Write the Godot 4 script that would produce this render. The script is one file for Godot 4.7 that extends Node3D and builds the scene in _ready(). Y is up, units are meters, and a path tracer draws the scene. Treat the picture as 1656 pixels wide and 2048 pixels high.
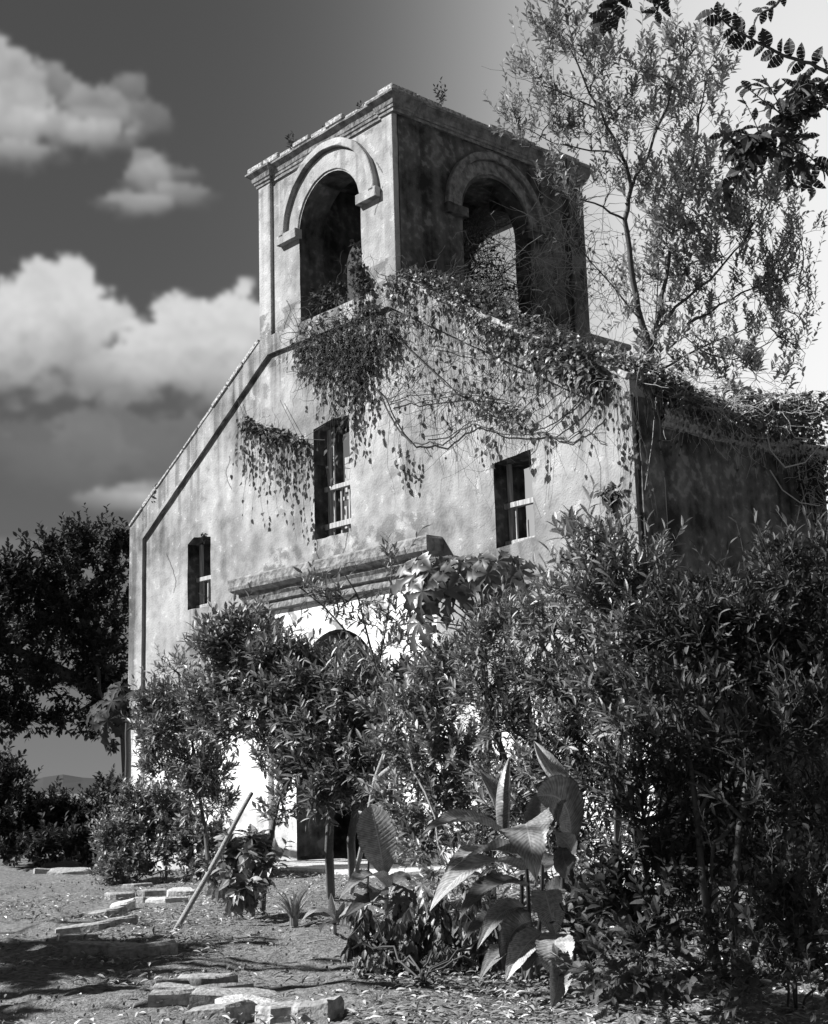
extends Node3D
# An overgrown ruined church with a square bell tower, seen from the shrubs before it.

var rng := RandomNumberGenerator.new()
var mats := {}
var shapes := {}
var eye := Vector3(22.338, 1.084, 12.829)


class Acc:
	var v := PackedVector3Array()
	var i := PackedInt32Array()
	var n := PackedVector3Array()
	var base := Vector3.ZERO

	func tube(pts: PackedVector3Array, r0: float, r1: float, sides: int = 5) -> void:
		var c := pts.size()
		if c < 2:
			return
		var t := (pts[1] - pts[0]).normalized()
		var a := t.cross(Vector3.UP if absf(t.y) < 0.9 else Vector3.RIGHT).normalized()
		var start := v.size()
		for k in c:
			var t2 := t
			if k < c - 1:
				t2 = (pts[k + 1] - pts[maxi(k - 1, 0)]).normalized()
			if t2.length_squared() < 0.5:
				t2 = t
			a = (a - t2 * a.dot(t2)).normalized()
			t = t2
			var b := t.cross(a)
			var r := lerpf(r0, r1, float(k) / (c - 1))
			for j in sides:
				var an := TAU * j / sides
				var o := a * cos(an) + b * sin(an)
				v.append(pts[k] + o * r - base)
				n.append(o)
		for k in c - 1:
			for j in sides:
				var p := start + k * sides + j
				var q := start + k * sides + (j + 1) % sides
				i.append_array([p, q + sides, q, p, p + sides, q + sides])

	func mesh() -> ArrayMesh:
		var m := ArrayMesh.new()
		var arr := []
		arr.resize(Mesh.ARRAY_MAX)
		arr[Mesh.ARRAY_VERTEX] = v
		arr[Mesh.ARRAY_NORMAL] = n
		arr[Mesh.ARRAY_INDEX] = i
		m.add_surface_from_arrays(Mesh.PRIMITIVE_TRIANGLES, arr)
		return m


func _ready() -> void:
	rng.seed = 11
	# camera
	var cam := Camera3D.new()
	cam.name = "camera"
	add_child(cam)
	cam.transform = Transform3D(Basis(Vector3(0.659711, -0.029183, -0.750953), Vector3(0.162652, 0.981106, 0.104763), Vector3(0.733707, -0.191257, 0.651993)), eye)
	cam.fov = 40.796
	cam.near = 0.1
	cam.far = 4000.0
	cam.current = true
	# sky, exposure
	var env := Environment.new()
	env.background_mode = Environment.BG_SKY
	env.tonemap_mode = Environment.TONE_MAPPER_LINEAR
	env.tonemap_exposure = 2.2
	env.sdfgi_enabled = true
	env.ssao_enabled = true
	env.ssil_enabled = true
	var sky := Sky.new()
	var pano := PanoramaSkyMaterial.new()
	pano.panorama = sky_picture()
	sky.sky_material = pano
	env.sky = sky
	env.background_energy_multiplier = 0.5
	var world := WorldEnvironment.new()
	world.name = "world"
	world.environment = env
	add_child(world)
	# sun
	var sun := DirectionalLight3D.new()
	sun.name = "sun"
	sun.light_energy = 1.6
	sun.light_color = Color(1, 1, 1)
	sun.light_angular_distance = 0.5
	sun.shadow_enabled = true
	add_child(sun)
	sun.look_at_from_position(Vector3.ZERO, -SUN)

	materials()
	ground()
	hills()
	church()
	loose_stones()
	pole()
	plants()
	vines()
	litter()


const SUN := Vector3(-0.45, 0.62, 0.64)


# ---------------------------------------------------------------- sky

func sky_picture() -> ImageTexture:
	var w := 2048
	var h := 1024
	var noise := FastNoiseLite.new()
	noise.seed = 5
	noise.frequency = 0.24
	noise.fractal_octaves = 5
	noise.fractal_gain = 0.62
	# azimuth, height, half width, half height, how dense
	var heaps := [
		[-64.04, 18.65, 2.3, 2.1, 1.0], [-62.63, 19.61, 1.4, 1.3, 1.0], [-63.46, 19.96, 1.1, 1.0, 1.0], [-65.23, 17.89, 2.0, 1.8, 1.0], [-61.99, 18.65, 1.9, 1.7, 1.0], [-66.43, 18.20, 2.0, 1.6, 0.9],
		[-57.38, 18.80, 1.9, 1.5, 1.0], [-58.44, 17.97, 2.2, 1.6, 1.0], [-55.89, 18.42, 2.0, 1.7, 1.0], [-54.40, 17.41, 2.2, 2.2, 1.0], [-59.90, 17.52, 2.0, 1.4, 0.9], [-56.53, 16.99, 2.4, 1.4, 0.6], [-60.52, 16.60, 2.0, 0.8, 0.25],
		[-65.79, 26.30, 2.6, 1.2, 0.62], [-66.35, 27.72, 1.8, 1.5, 0.66], [-63.61, 26.21, 2.4, 0.7, 0.4], [-62.56, 26.58, 2.8, 0.45, 0.25], [-63.65, 27.89, 1.1, 0.6, 0.34], [-61.92, 26.15, 1.8, 0.6, 0.42], [-62.15, 27.08, 1.3, 0.8, 0.4], [-60.55, 27.75, 0.7, 0.8, 0.24], [-59.57, 26.86, 1.1, 0.6, 0.18], [-65.04, 25.24, 2.0, 0.4, 0.3],
		[-59.54, 24.47, 1.1, 0.9, 0.34], [-58.90, 24.79, 1.4, 0.35, 0.2], [-60.18, 23.57, 1.5, 0.5, 0.4], [-58.25, 24.04, 1.2, 0.45, 0.3], [-59.76, 25.13, 0.6, 0.6, 0.32],
		[-60.07, 13.87, 4.5, 1.6, 0.10], [-63.12, 13.60, 4.0, 1.4, 0.07], [-60.06, 11.94, 1.3, 0.55, 0.42], [-60.66, 11.62, 1.6, 0.4, 0.3], [-59.03, 11.64, 1.2, 0.5, 0.34],
		[-96.0, 14.0, 10.0, 4.0, 0.9], [-118.0, 22.0, 9.0, 4.0, 0.8], [-84.0, 24.0, 6.0, 3.0, 0.6], [-150.0, 12.0, 14.0, 5.0, 0.9], [170.0, 18.0, 12.0, 5.0, 0.8], [130.0, 13.0, 14.0, 4.5, 0.9], [-135.0, 40.0, 10.0, 4.0, 0.5], [95.0, 30.0, 9.0, 4.0, 0.5],
	]
	var px := PackedFloat32Array()
	px.resize(w * h * 3)
	var bank := PackedFloat32Array()
	bank.resize(w)
	for x in w:
		var az := 360.0 * (x + 0.5) / w
		if az > 180.0:
			az -= 360.0
		bank[x] = 1.0 / (1.0 + exp(-(az + 42.3) / 3.4)) / (1.0 + exp((az - 55.0) / 13.0))
	for y in h:
		var el := 90.0 - 180.0 * (y + 0.5) / h
		var clear := 0.056 + 0.15 * exp(-maxf(el, 0.0) / 12.0)
		var thick := 1.0 / (1.0 + exp((el - 46.0) / 7.0))
		for x in w:
			var b: float = bank[x] * thick
			var c := clear + (0.86 - 0.004 * maxf(el, 0.0)) * b
			var at := (y * w + x) * 3
			px[at] = c
			px[at + 1] = c
			px[at + 2] = c
	for hp in heaps:
		var reach_x: float = hp[2] * 1.9
		var reach_y: float = hp[3] * 1.9
		var y0 := int((90.0 - hp[1] - reach_y) / 180.0 * h)
		var y1 := int((90.0 - hp[1] + reach_y) / 180.0 * h)
		var x0 := int(floor((hp[0] - reach_x) / 360.0 * w))
		var x1 := int(ceil((hp[0] + reach_x) / 360.0 * w))
		for y in range(maxi(y0, 0), mini(y1, h / 2)):
			var el := 90.0 - 180.0 * (y + 0.5) / h
			for xx in range(x0, x1):
				var az := 360.0 * (xx + 0.5) / w
				var wx: float = az * 1.3
				var wy: float = el * 1.7
				var n1 := noise.get_noise_3d(wx, wy, 0.0)
				var n2 := noise.get_noise_3d(wx * 2.7 + 40.0, wy * 2.7, 9.0)
				var dx: float = (az - hp[0]) / hp[2]
				var dy: float = (el - hp[1]) / hp[3]
				var low: float = 1.0 if dy > 0.0 else 0.62
				var d := sqrt(dx * dx + dy * dy * low)
				var edge: float = 0.10 if dy > 0.0 else 0.36
				var a: float = smoothstep(1.0 + edge, 1.0 - edge * 1.6, d + n1 * 0.72 + n2 * 0.36)
				if a <= 0.0:
					continue
				a *= hp[4]
				var at := (y * w + posmod(xx, w)) * 3
				var lit: float = lerpf(0.24, 0.66, clampf(0.62 + dy * 0.42 + n1 * 0.5 + n2 * 0.25, 0.0, 1.0))
				var c: float = lerpf(px[at], maxf(lit, px[at]), a)
				px[at] = c
				px[at + 1] = c
				px[at + 2] = c
	var im := Image.create_from_data(w, h, false, Image.FORMAT_RGBF, px.to_byte_array())
	return ImageTexture.create_from_image(im)


# ---------------------------------------------------------------- materials

func grey(lin: float) -> Color:
	var c := Color(lin, lin, lin)
	return c.linear_to_srgb()


func plain(called: String, lin: float, rough: float = 0.85, spec: float = 0.35) -> StandardMaterial3D:
	var m := StandardMaterial3D.new()
	m.resource_name = called
	m.albedo_color = grey(lin)
	m.roughness = rough
	m.metallic_specular = spec
	mats[called] = m
	return m


func noise_image(sd: int, freq: float, w: int, h: int, octaves: int = 4, kind: int = FastNoiseLite.TYPE_SIMPLEX_SMOOTH) -> PackedByteArray:
	var f := FastNoiseLite.new()
	f.noise_type = kind
	f.seed = sd
	f.frequency = freq
	f.fractal_octaves = octaves
	return f.get_image(w, h).get_data()


func streak_image(sd: int, w: int, h: int, squash: int, freq: float) -> PackedByteArray:
	var f := FastNoiseLite.new()
	f.seed = sd
	f.frequency = freq
	f.fractal_octaves = 4
	var im := f.get_image(w, h / squash)
	im.resize(w, h, Image.INTERPOLATE_CUBIC)
	return im.get_data()


func plaster_texture() -> Array:
	# the whole front in one sheet, 13 m on a side: x from -0.5, y from 12.1 down
	var w := 1400
	var s := 13.0 / w
	var low := noise_image(3, 0.0035, w, w, 4)
	var mid := noise_image(8, 0.03, w, w, 5)
	var fine := noise_image(14, 0.22, w, w, 3)
	var mould := noise_image(21, 0.022, w, w, 5)
	var streak := streak_image(33, w, w, 12, 0.018)
	var lime := noise_image(41, 0.014, w, w, 4)
	var runs := streak_image(35, w, w, 22, 0.03)
	var out := PackedByteArray()
	out.resize(w * w)
	var rise := PackedByteArray()
	rise.resize(w * w)
	var tab := PackedByteArray()
	tab.resize(1024)
	for k in 1024:
		tab[k] = int(255.0 * pow(k / 1023.0, 1.0 / 2.2))
	for py in w:
		var y := 12.1 - py * s
		for px in w:
			var x := -0.5 + px * s
			var at := py * w + px
			var a: float = low[at] / 255.0 - 0.5
			var b: float = mid[at] / 255.0 - 0.5
			var c: float = fine[at] / 255.0 - 0.5
			var st: float = streak[at] / 255.0 - 0.5
			var mo: float = mould[at] / 255.0
			var li: float = lime[at] / 255.0 - 0.5
			var g := 0.255 + a * 0.28 + b * 0.13 + st * 0.22 * clampf(0.55 + li * 1.6, 0.2, 1.0) + c * 0.10
			if y > 8.2:
				g += 0.05
			# limewash, brighter where rain did not reach it
			var white := smoothstep(2.7, 1.7, y + li * 1.3)
			if x > 3.85 and x < 8.3 and y < 4.0:
				white = maxf(white, smoothstep(-0.34, -0.2, li + (4.0 - y) * 0.09 - 0.12))
			if white > 0.0:
				g = lerpf(g, 0.74 + a * 0.22 + b * 0.16 + c * 0.06, white)
			# mould above the door cornice, below sills, along the raking border
			var m := 0.0
			if x > 4.0 and x < 8.2:
				m = smoothstep(5.2, 4.45, y) * smoothstep(4.2, 4.4, y)
			m = maxf(m, 0.75 * smoothstep(0.32, 0.02, absf(x - 2.15)) * smoothstep(4.15, 3.9, y) * smoothstep(1.6, 3.0, y))
			var roof := 8.2 - maxf(0.0, absf(x - 5.98) - 1.75) * 0.575
			if y < 8.8:
				m = maxf(m, smoothstep(roof - 0.1, roof + 0.35, y) * 0.8)
			if x < 0.42 and y < 6.2:
				m = maxf(m, 0.75 * smoothstep(0.4, 0.1, x) * smoothstep(2.5, 3.5, y))
			if y > 10.7:
				m = maxf(m, smoothstep(10.9, 11.5, y) * 0.5)
			m = maxf(m, 0.16)
			# run-off below every ledge and sill
			var fall := 9.0
			if y > 8.2:
				fall = 11.05 - y
			elif x > 4.4 and x < 7.6:
				fall = 8.0 - y
			elif x > 0.5 and x < 11.55:
				fall = 8.05 - maxf(0.0, absf(x - 5.98) - 1.55) * 0.62 - y
			if fall > 0.0:
				m = maxf(m, 0.62 * exp(-fall / 0.55))
			for sill in [[5.57, 6.47, 4.79], [9.53, 10.24, 4.1], [1.9, 2.63, 4.1]]:
				if x > sill[0] - 0.05 and x < sill[1] + 0.05 and y < sill[2]:
					fall = minf(fall, sill[2] - y) if fall > 0.0 else sill[2] - y
			var ru: float = runs[at] / 255.0
			if fall > 0.0 and fall < 4.0:
				g *= 1.0 - 0.45 * smoothstep(0.50, 0.78, ru) * exp(-fall / 1.1)
			if x < 0.46 or (y > roof - 0.34 and y < 8.5):
				g *= 1.0 - 0.5 * smoothstep(0.42, 0.7, ru + c * 0.2)
			# splash and damp along the foot of the wall
			g *= 1.0 - 0.5 * smoothstep(0.9, -0.2, y + b * 1.6 + a * 0.8)
			var dark := smoothstep(0.78 - 0.42 * m, 0.95 - 0.36 * m, mo + st * 0.35 + c * 0.25) * (1.0 - white * 0.75)
			g = lerpf(g, 0.10 + b * 0.05, dark * (0.35 + 0.5 * m))
			# pitted and flaked patches towards the right
			var pit := smoothstep(0.30, 0.36, c + b * 0.5 + (0.07 if x > 9.0 else 0.0))
			g = lerpf(g, 0.18, pit * 0.7)
			var flake := smoothstep(0.27, 0.29, b + c * 0.15 + a * 0.12)
			g = lerpf(g, 0.44, flake * 0.4 * (1.0 - white))
			out[at] = tab[int(clampf(g, 0.03, 0.92) * 1023.0)]
			rise[at] = int(clampf(128.0 + c * 70.0 + b * 90.0 - pit * 60.0 - flake * 22.0, 0.0, 255.0))
	# a few cracks
	var cr := RandomNumberGenerator.new()
	cr.seed = 44
	for q in [[5.6, 4.8, 1], [6.4, 4.8, 1], [10.3, 3.9, 1], [1.2, 5.2, 1], [9.5, 5.3, -1], [8.6, 6.2, 1], [4.9, 8.9, 1], [7.2, 9.6, -1], [3.2, 6.6, 1], [11.75, 3.6, 1], [4.7, 3.9, 1]]:
		var cx: float = q[0]
		var cy: float = q[1]
		var lean := cr.randf_range(-0.5, 0.5)
		for k in cr.randi_range(60, 150):
			cy -= 0.008 * q[2]
			lean = clampf(lean + cr.randf_range(-0.5, 0.5), -1.2, 1.2)
			cx += lean * 0.006
			var ix := int((cx + 0.5) / s)
			var iy := int((12.1 - cy) / s)
			if ix > 0 and iy > 0 and ix < w - 1 and iy < w - 1:
				out[iy * w + ix] = int(out[iy * w + ix] * 0.5)
				out[iy * w + ix + 1] = int(out[iy * w + ix + 1] * 0.75)
				rise[iy * w + ix] = 40
	var im := Image.create_from_data(w, w, false, Image.FORMAT_L8, out)
	var hm := Image.create_from_data(w, w, false, Image.FORMAT_L8, rise)
	hm.convert(Image.FORMAT_RGBA8)
	hm.bump_map_to_normal_map(3.0)
	return [ImageTexture.create_from_image(im), ImageTexture.create_from_image(hm)]


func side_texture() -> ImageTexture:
	# plaster that has gone black with mould and rain streaks, 6 m on a side; opening reveals use it as painted shade
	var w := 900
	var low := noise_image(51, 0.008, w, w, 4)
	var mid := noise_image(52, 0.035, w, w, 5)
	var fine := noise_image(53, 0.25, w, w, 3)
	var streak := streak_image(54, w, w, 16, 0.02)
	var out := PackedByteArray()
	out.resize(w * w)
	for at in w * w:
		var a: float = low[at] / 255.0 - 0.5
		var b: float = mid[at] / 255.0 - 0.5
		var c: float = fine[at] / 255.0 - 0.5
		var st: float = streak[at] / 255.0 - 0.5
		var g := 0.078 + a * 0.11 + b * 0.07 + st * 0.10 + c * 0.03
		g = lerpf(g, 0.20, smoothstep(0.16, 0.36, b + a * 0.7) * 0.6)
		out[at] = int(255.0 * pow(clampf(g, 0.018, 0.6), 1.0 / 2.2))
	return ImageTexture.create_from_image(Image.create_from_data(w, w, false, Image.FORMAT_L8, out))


func grain_texture(sd: int, w: int, lo: float, hi: float, freq: float) -> ImageTexture:
	var f := FastNoiseLite.new()
	f.seed = sd
	f.frequency = freq
	f.fractal_octaves = 5
	var d := f.get_seamless_image(w, w).get_data()
	for k in d.size():
		d[k] = int(255.0 * pow(lerpf(lo, hi, d[k] / 255.0), 1.0 / 2.2))
	return ImageTexture.create_from_image(Image.create_from_data(w, w, false, Image.FORMAT_L8, d))


func bump_texture(sd: int, w: int, freq: float, strength: float) -> ImageTexture:
	var f := FastNoiseLite.new()
	f.seed = sd
	f.frequency = freq
	f.fractal_octaves = 5
	var im := f.get_seamless_image(w, w)
	im.convert(Image.FORMAT_RGBA8)
	im.bump_map_to_normal_map(strength)
	return ImageTexture.create_from_image(im)


func triplanar(m: StandardMaterial3D, tex: Texture2D, bump: Texture2D, metres: float, world: bool = true) -> void:
	m.albedo_color = Color(1, 1, 1)
	m.albedo_texture = tex
	if bump:
		m.normal_enabled = true
		m.normal_texture = bump
		m.normal_scale = 1.0
	m.uv1_triplanar = true
	m.uv1_world_triplanar = world
	m.uv1_scale = Vector3.ONE / metres


func materials() -> void:
	var pt := plaster_texture()
	var m := plain("plaster", 0.4, 0.92, 0.25)
	triplanar(m, pt[0], pt[1], 13.0)
	m.uv1_offset = Vector3(0.5 / 13.0, -12.1 / 13.0, 0.31)
	m.uv1_triplanar_sharpness = 8.0
	var rough_bump := bump_texture(61, 512, 0.05, 4.0)
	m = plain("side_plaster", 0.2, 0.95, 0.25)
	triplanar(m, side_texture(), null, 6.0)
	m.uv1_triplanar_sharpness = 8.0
	m = plain("cap", 0.2, 0.95, 0.2)
	triplanar(m, grain_texture(62, 512, 0.03, 0.52, 0.05), rough_bump, 1.7)
	m = plain("moulding", 0.3, 0.95, 0.2)
	triplanar(m, grain_texture(63, 512, 0.04, 0.30, 0.025), rough_bump, 2.3)
	m = plain("stone", 0.3, 0.95, 0.25)
	triplanar(m, grain_texture(64, 512, 0.10, 0.42, 0.03), rough_bump, 0.9)
	m = plain("pale_stone", 0.3, 0.95, 0.25)
	triplanar(m, grain_texture(65, 512, 0.22, 0.62, 0.03), rough_bump, 0.8)
	m = plain("soil", 0.2, 1.0, 0.15)
	triplanar(m, grain_texture(66, 1024, 0.035, 0.25, 0.035), bump_texture(67, 1024, 0.09, 5.0), 2.6)
	m = plain("wood", 0.25, 0.85, 0.25)
	triplanar(m, wood_texture(), null, 0.6, false)
	m = plain("bark", 0.08, 0.95, 0.2)
	triplanar(m, grain_texture(69, 256, 0.03, 0.13, 0.05), null, 0.35, false)
	m = plain("pale_bark", 0.21, 0.9)
	triplanar(m, grain_texture(72, 256, 0.05, 0.42, 0.06), bump_texture(73, 256, 0.08, 4.0), 0.25, false)
	plain("stem", 0.075, 0.85)
	plain("vine_stem", 0.055, 0.9)
	plain("dry_stem", 0.33, 0.9)
	plain("hill", 0.05, 1.0, 0.1)  # distance haze is put into this grey
	for k in [["leaf", 0.165], ["vine_leaf", 0.032], ["tree_leaf", 0.26], ["far_leaf", 0.035], ["dry_leaf", 0.30], ["canna_leaf", 0.17], ["papaya_leaf", 0.065], ["droop_leaf", 0.10], ["dark_leaf", 0.02], ["near_leaf", 0.047], ["blade", 0.14]]:  # near_leaf and dark_leaf are darker copies with shade put into the colour
		for t in 3:
			var c: float = k[1] * [0.7, 1.0, 1.45][t]
			var l := plain("%s_%d" % [k[0], t], c, 0.45, 0.5)
			l.backlight_enabled = true
			l.backlight = grey(minf(0.25, c * 0.5))
		var l2 := plain(k[0], k[1], 0.45, 0.5)
		l2.backlight_enabled = true
		l2.backlight = grey(0.4)
		l2.vertex_color_use_as_albedo = true
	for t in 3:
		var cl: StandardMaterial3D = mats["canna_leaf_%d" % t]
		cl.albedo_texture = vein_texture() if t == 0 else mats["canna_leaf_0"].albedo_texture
		cl.albedo_color = grey([0.14, 0.30, 0.48][t])  # sun and shade put into three copies of the leaf colour
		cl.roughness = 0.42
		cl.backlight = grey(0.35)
	for k in ["vine_leaf", "far_leaf", "dark_leaf", "near_leaf"]:
		for t in ["", "_0", "_1", "_2"]:
			mats[k + t].metallic_specular = 0.25 if k != "near_leaf" else 0.4
			mats[k + t].roughness = 0.6
	mats["tree_leaf"].backlight = grey(0.6)
	for k in ["dry_leaf", "dry_leaf_0", "dry_leaf_1", "dry_leaf_2"]:
		mats[k].roughness = 0.9


func vein_texture() -> ImageTexture:
	# side veins running out from a pale midrib, with blotches and brown edges
	var w := 256
	var h := 512
	var blot := noise_image(71, 0.02, w, h, 4)
	var d := PackedByteArray()
	d.resize(w * h)
	for y in h:
		for x in w:
			var u := absf(2.0 * (x + 0.5) / w - 1.0)
			var s := (y + 0.5) / h
			var line := sin((s * 58.0 - u * 8.0) * TAU * 0.5)
			var g := 0.66 + 0.15 * line + (blot[y * w + x] / 255.0 - 0.5) * 0.5
			if u < 0.035:
				g = 1.0
			g *= 1.0 - 0.5 * smoothstep(0.93, 1.0, u + (blot[y * w + x] / 255.0 - 0.5) * 0.12)
			d[y * w + x] = int(255.0 * pow(clampf(g, 0.1, 1.0), 1.0 / 2.2))
	return ImageTexture.create_from_image(Image.create_from_data(w, h, false, Image.FORMAT_L8, d))


func wood_texture() -> ImageTexture:
	var w := 256
	var f := FastNoiseLite.new()
	f.seed = 70
	f.frequency = 0.06
	f.fractal_octaves = 4
	var im := f.get_seamless_image(w, 16)
	im.resize(w, w, Image.INTERPOLATE_CUBIC)
	var d := im.get_data()
	for k in d.size():
		d[k] = int(255.0 * pow(lerpf(0.16, 0.46, d[k] / 255.0), 1.0 / 2.2))
	return ImageTexture.create_from_image(Image.create_from_data(w, w, false, Image.FORMAT_L8, d))


# ---------------------------------------------------------------- naming

func thing(called: String, label: String, category: String, at: Vector3 = Vector3.ZERO, group: String = "") -> Node3D:
	var o := Node3D.new()
	o.name = numbered(called)
	add_child(o, true)
	o.position = at
	tag(o, label, category, group)
	return o


var taken := {}

func numbered(called: String) -> String:
	var k: int = taken.get(called, 0)
	taken[called] = k + 1
	return called if k == 0 else "%s_%03d" % [called, k]


func tag(o: Node, label: String, category: String, group: String = "") -> void:
	o.set_meta("label", label)
	o.set_meta("category", category)
	if group:
		o.set_meta("group", group)


func part(called: String, mesh: Mesh, m: String, parent: Node, at: Transform3D = Transform3D()) -> MeshInstance3D:
	var o := MeshInstance3D.new()
	var k := 0
	var nm := called
	while parent.has_node(nm):
		k += 1
		nm = "%s_%03d" % [called, k]
	o.name = nm
	o.mesh = mesh
	o.material_override = mats[m]
	o.transform = at
	parent.add_child(o, true)
	return o


func structure(called: String, mesh: Mesh, m: String) -> MeshInstance3D:
	var o := part(called, mesh, m, self)
	o.set_meta("kind", "structure")
	return o


# ---------------------------------------------------------------- shapes

func flat_mesh(tris: PackedVector3Array) -> ArrayMesh:
	var m := ArrayMesh.new()
	var arr := []
	arr.resize(Mesh.ARRAY_MAX)
	arr[Mesh.ARRAY_VERTEX] = tris
	m.add_surface_from_arrays(Mesh.PRIMITIVE_TRIANGLES, arr)
	return m


func quad(t: PackedVector3Array, a: Vector3, b: Vector3, c: Vector3, d: Vector3, out: Vector3) -> void:
	# wound so that its clockwise side looks along out
	if (b - a).cross(c - a).dot(out) < 0.0:
		t.append_array([a, b, c, a, c, d])
	else:
		t.append_array([a, c, b, a, d, c])


func box_mesh(lo: Vector3, hi: Vector3, bevel: float = 0.0) -> ArrayMesh:
	# a box with its edges cut back
	var t := PackedVector3Array()
	var c := (lo + hi) / 2.0
	var h := (hi - lo) / 2.0
	var b := minf(bevel, minf(h.x, minf(h.y, h.z)) * 0.6)
	for ax in 3:
		var u := (ax + 1) % 3
		var w := (ax + 2) % 3
		for s in [-1.0, 1.0]:
			var q := []
			for k in [[-1, -1], [1, -1], [1, 1], [-1, 1]]:
				var p := Vector3.ZERO
				p[ax] = s * h[ax]
				p[u] = k[0] * (h[u] - b)
				p[w] = k[1] * (h[w] - b)
				q.append(c + p)
			var o := Vector3.ZERO
			o[ax] = s
			quad(t, q[0], q[1], q[2], q[3], o)
			if b > 0.0:
				for s2 in [-1.0, 1.0]:
					var p0 := Vector3.ZERO
					var p1 := Vector3.ZERO
					p0[ax] = s * h[ax]
					p0[u] = s2 * (h[u] - b)
					p1[ax] = s * (h[ax] - b)
					p1[u] = s2 * h[u]
					var e := Vector3.ZERO
					e[w] = h[w] - b
					var o2 := Vector3.ZERO
					o2[ax] = s
					o2[u] = s2
					quad(t, c + p0 - e, c + p0 + e, c + p1 + e, c + p1 - e, o2)
					for s3 in [-1.0, 1.0]:
						var p2 := Vector3.ZERO
						p2[ax] = s * (h[ax] - b)
						p2[u] = s2 * (h[u] - b)
						p2[w] = s3 * h[w]
						var a0: Vector3 = p0 + e * s3
						var a1: Vector3 = p1 + e * s3
						if ax == 0:
							quad(t, c + a0, c + a1, c + p2, c + p2, o2 + Vector3(0, 0, 0) + e.normalized() * s3)
	return flat_mesh(t)


func rough_line(pts: Array, step: float, amp: float, closed: bool = true) -> PackedVector2Array:
	# an outline whose edges wander a little, as worn plaster edges do
	var out := PackedVector2Array()
	var c := pts.size()
	for k in (c if closed else c - 1):
		var a: Vector2 = pts[k]
		var b: Vector2 = pts[(k + 1) % c]
		var m := maxi(1, int(a.distance_to(b) / step))
		var nr := (b - a).orthogonal().normalized()
		for j in m:
			var p := a.lerp(b, float(j) / m)
			if j > 0:
				p += nr * rng.randf_range(-amp, amp)
			out.append(p)
	if not closed:
		out.append(pts[c - 1])
	return out


func arch_line(cx: float, half: float, y0: float, spring: float, n: int = 20) -> Array:
	var out := [Vector2(cx - half, y0), Vector2(cx + half, y0)]
	for k in n + 1:
		var a := PI * k / n
		out.append(Vector2(cx + cos(a) * half, spring + sin(a) * half))
	return out


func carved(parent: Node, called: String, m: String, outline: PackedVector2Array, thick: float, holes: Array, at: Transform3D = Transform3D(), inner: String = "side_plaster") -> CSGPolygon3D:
	# a wall cut from an outline, with openings; its outer face lies at z = 0 and it goes back by thick
	var root := CSGPolygon3D.new()
	var k := 0
	var nm := called
	while parent.has_node(nm):
		k += 1
		nm = "%s_%03d" % [called, k]
	root.name = nm
	root.polygon = outline
	root.depth = thick
	root.material = mats[m]
	root.transform = at
	parent.add_child(root)
	for hl in holes:
		var c := CSGPolygon3D.new()
		c.name = "opening"
		c.polygon = hl
		c.depth = thick + 0.8
		c.position.z = 0.4
		c.operation = CSGShape3D.OPERATION_SUBTRACTION
		c.material = mats[inner]  # cut faces take the dark plaster, painting shade onto the reveals
		root.add_child(c, true)
	return root


# ---------------------------------------------------------------- ground

func rise(x: float, z: float) -> float:
	var h := -0.22 + 0.13 * exp(-((x - 7.5) * (x - 7.5) / 9.0 + z * z / 6.0)) - 0.11 * exp(-(x * x / 8.0 + z * z / 10.0))
	h += 0.10 * exp(-((x - 15.5) * (x - 15.5) / 5.0 + (z - 5.2) * (z - 5.2) / 2.5))
	h -= 0.05 * exp(-((x - 13.5) * (x - 13.5) / 6.0 + (z - 8.6) * (z - 8.6) / 3.0))
	return h


func axis(lo: float, hi: float, step: float, far: float) -> PackedFloat32Array:
	var out := PackedFloat32Array()
	var p := lo
	var s := step
	while p > -far:
		s *= 1.22
		p -= s
		out.insert(0, p)
	p = lo
	while p < hi:
		out.append(p)
		p += step
	s = step
	while p < far:
		out.append(p)
		s *= 1.22
		p += s
	return out


func ground() -> void:
	var xs := axis(2.0, 19.5, 0.075, 900.0)
	var zs := axis(-1.0, 11.0, 0.075, 900.0)
	var f := FastNoiseLite.new()
	f.seed = 81
	f.frequency = 0.8
	f.fractal_octaves = 6
	f.fractal_gain = 0.62
	var v := PackedVector3Array()
	var nr := PackedVector3Array()
	var idx := PackedInt32Array()
	var w := xs.size()
	var h := zs.size()
	for k in h:
		for j in w:
			var x := xs[j]
			var z := zs[k]
			var bump := f.get_noise_2d(x, z) * 0.085 if absf(x - 10.0) < 40.0 and absf(z) < 40.0 else 0.0
			v.append(Vector3(x, rise(x, z) + bump, z))
	for k in h:
		for j in w:
			var a := v[k * w + maxi(j - 1, 0)]
			var b := v[k * w + mini(j + 1, w - 1)]
			var c := v[maxi(k - 1, 0) * w + j]
			var d := v[mini(k + 1, h - 1) * w + j]
			nr.append((d - c).cross(b - a).normalized())
	for k in h - 1:
		for j in w - 1:
			var p := k * w + j
			idx.append_array([p, p + 1, p + w + 1, p, p + w + 1, p + w])
	var arr := []
	arr.resize(Mesh.ARRAY_MAX)
	arr[Mesh.ARRAY_VERTEX] = v
	arr[Mesh.ARRAY_NORMAL] = nr
	arr[Mesh.ARRAY_INDEX] = idx
	var m := ArrayMesh.new()
	m.add_surface_from_arrays(Mesh.PRIMITIVE_TRIANGLES, arr)
	structure("ground", m, "soil")


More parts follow.
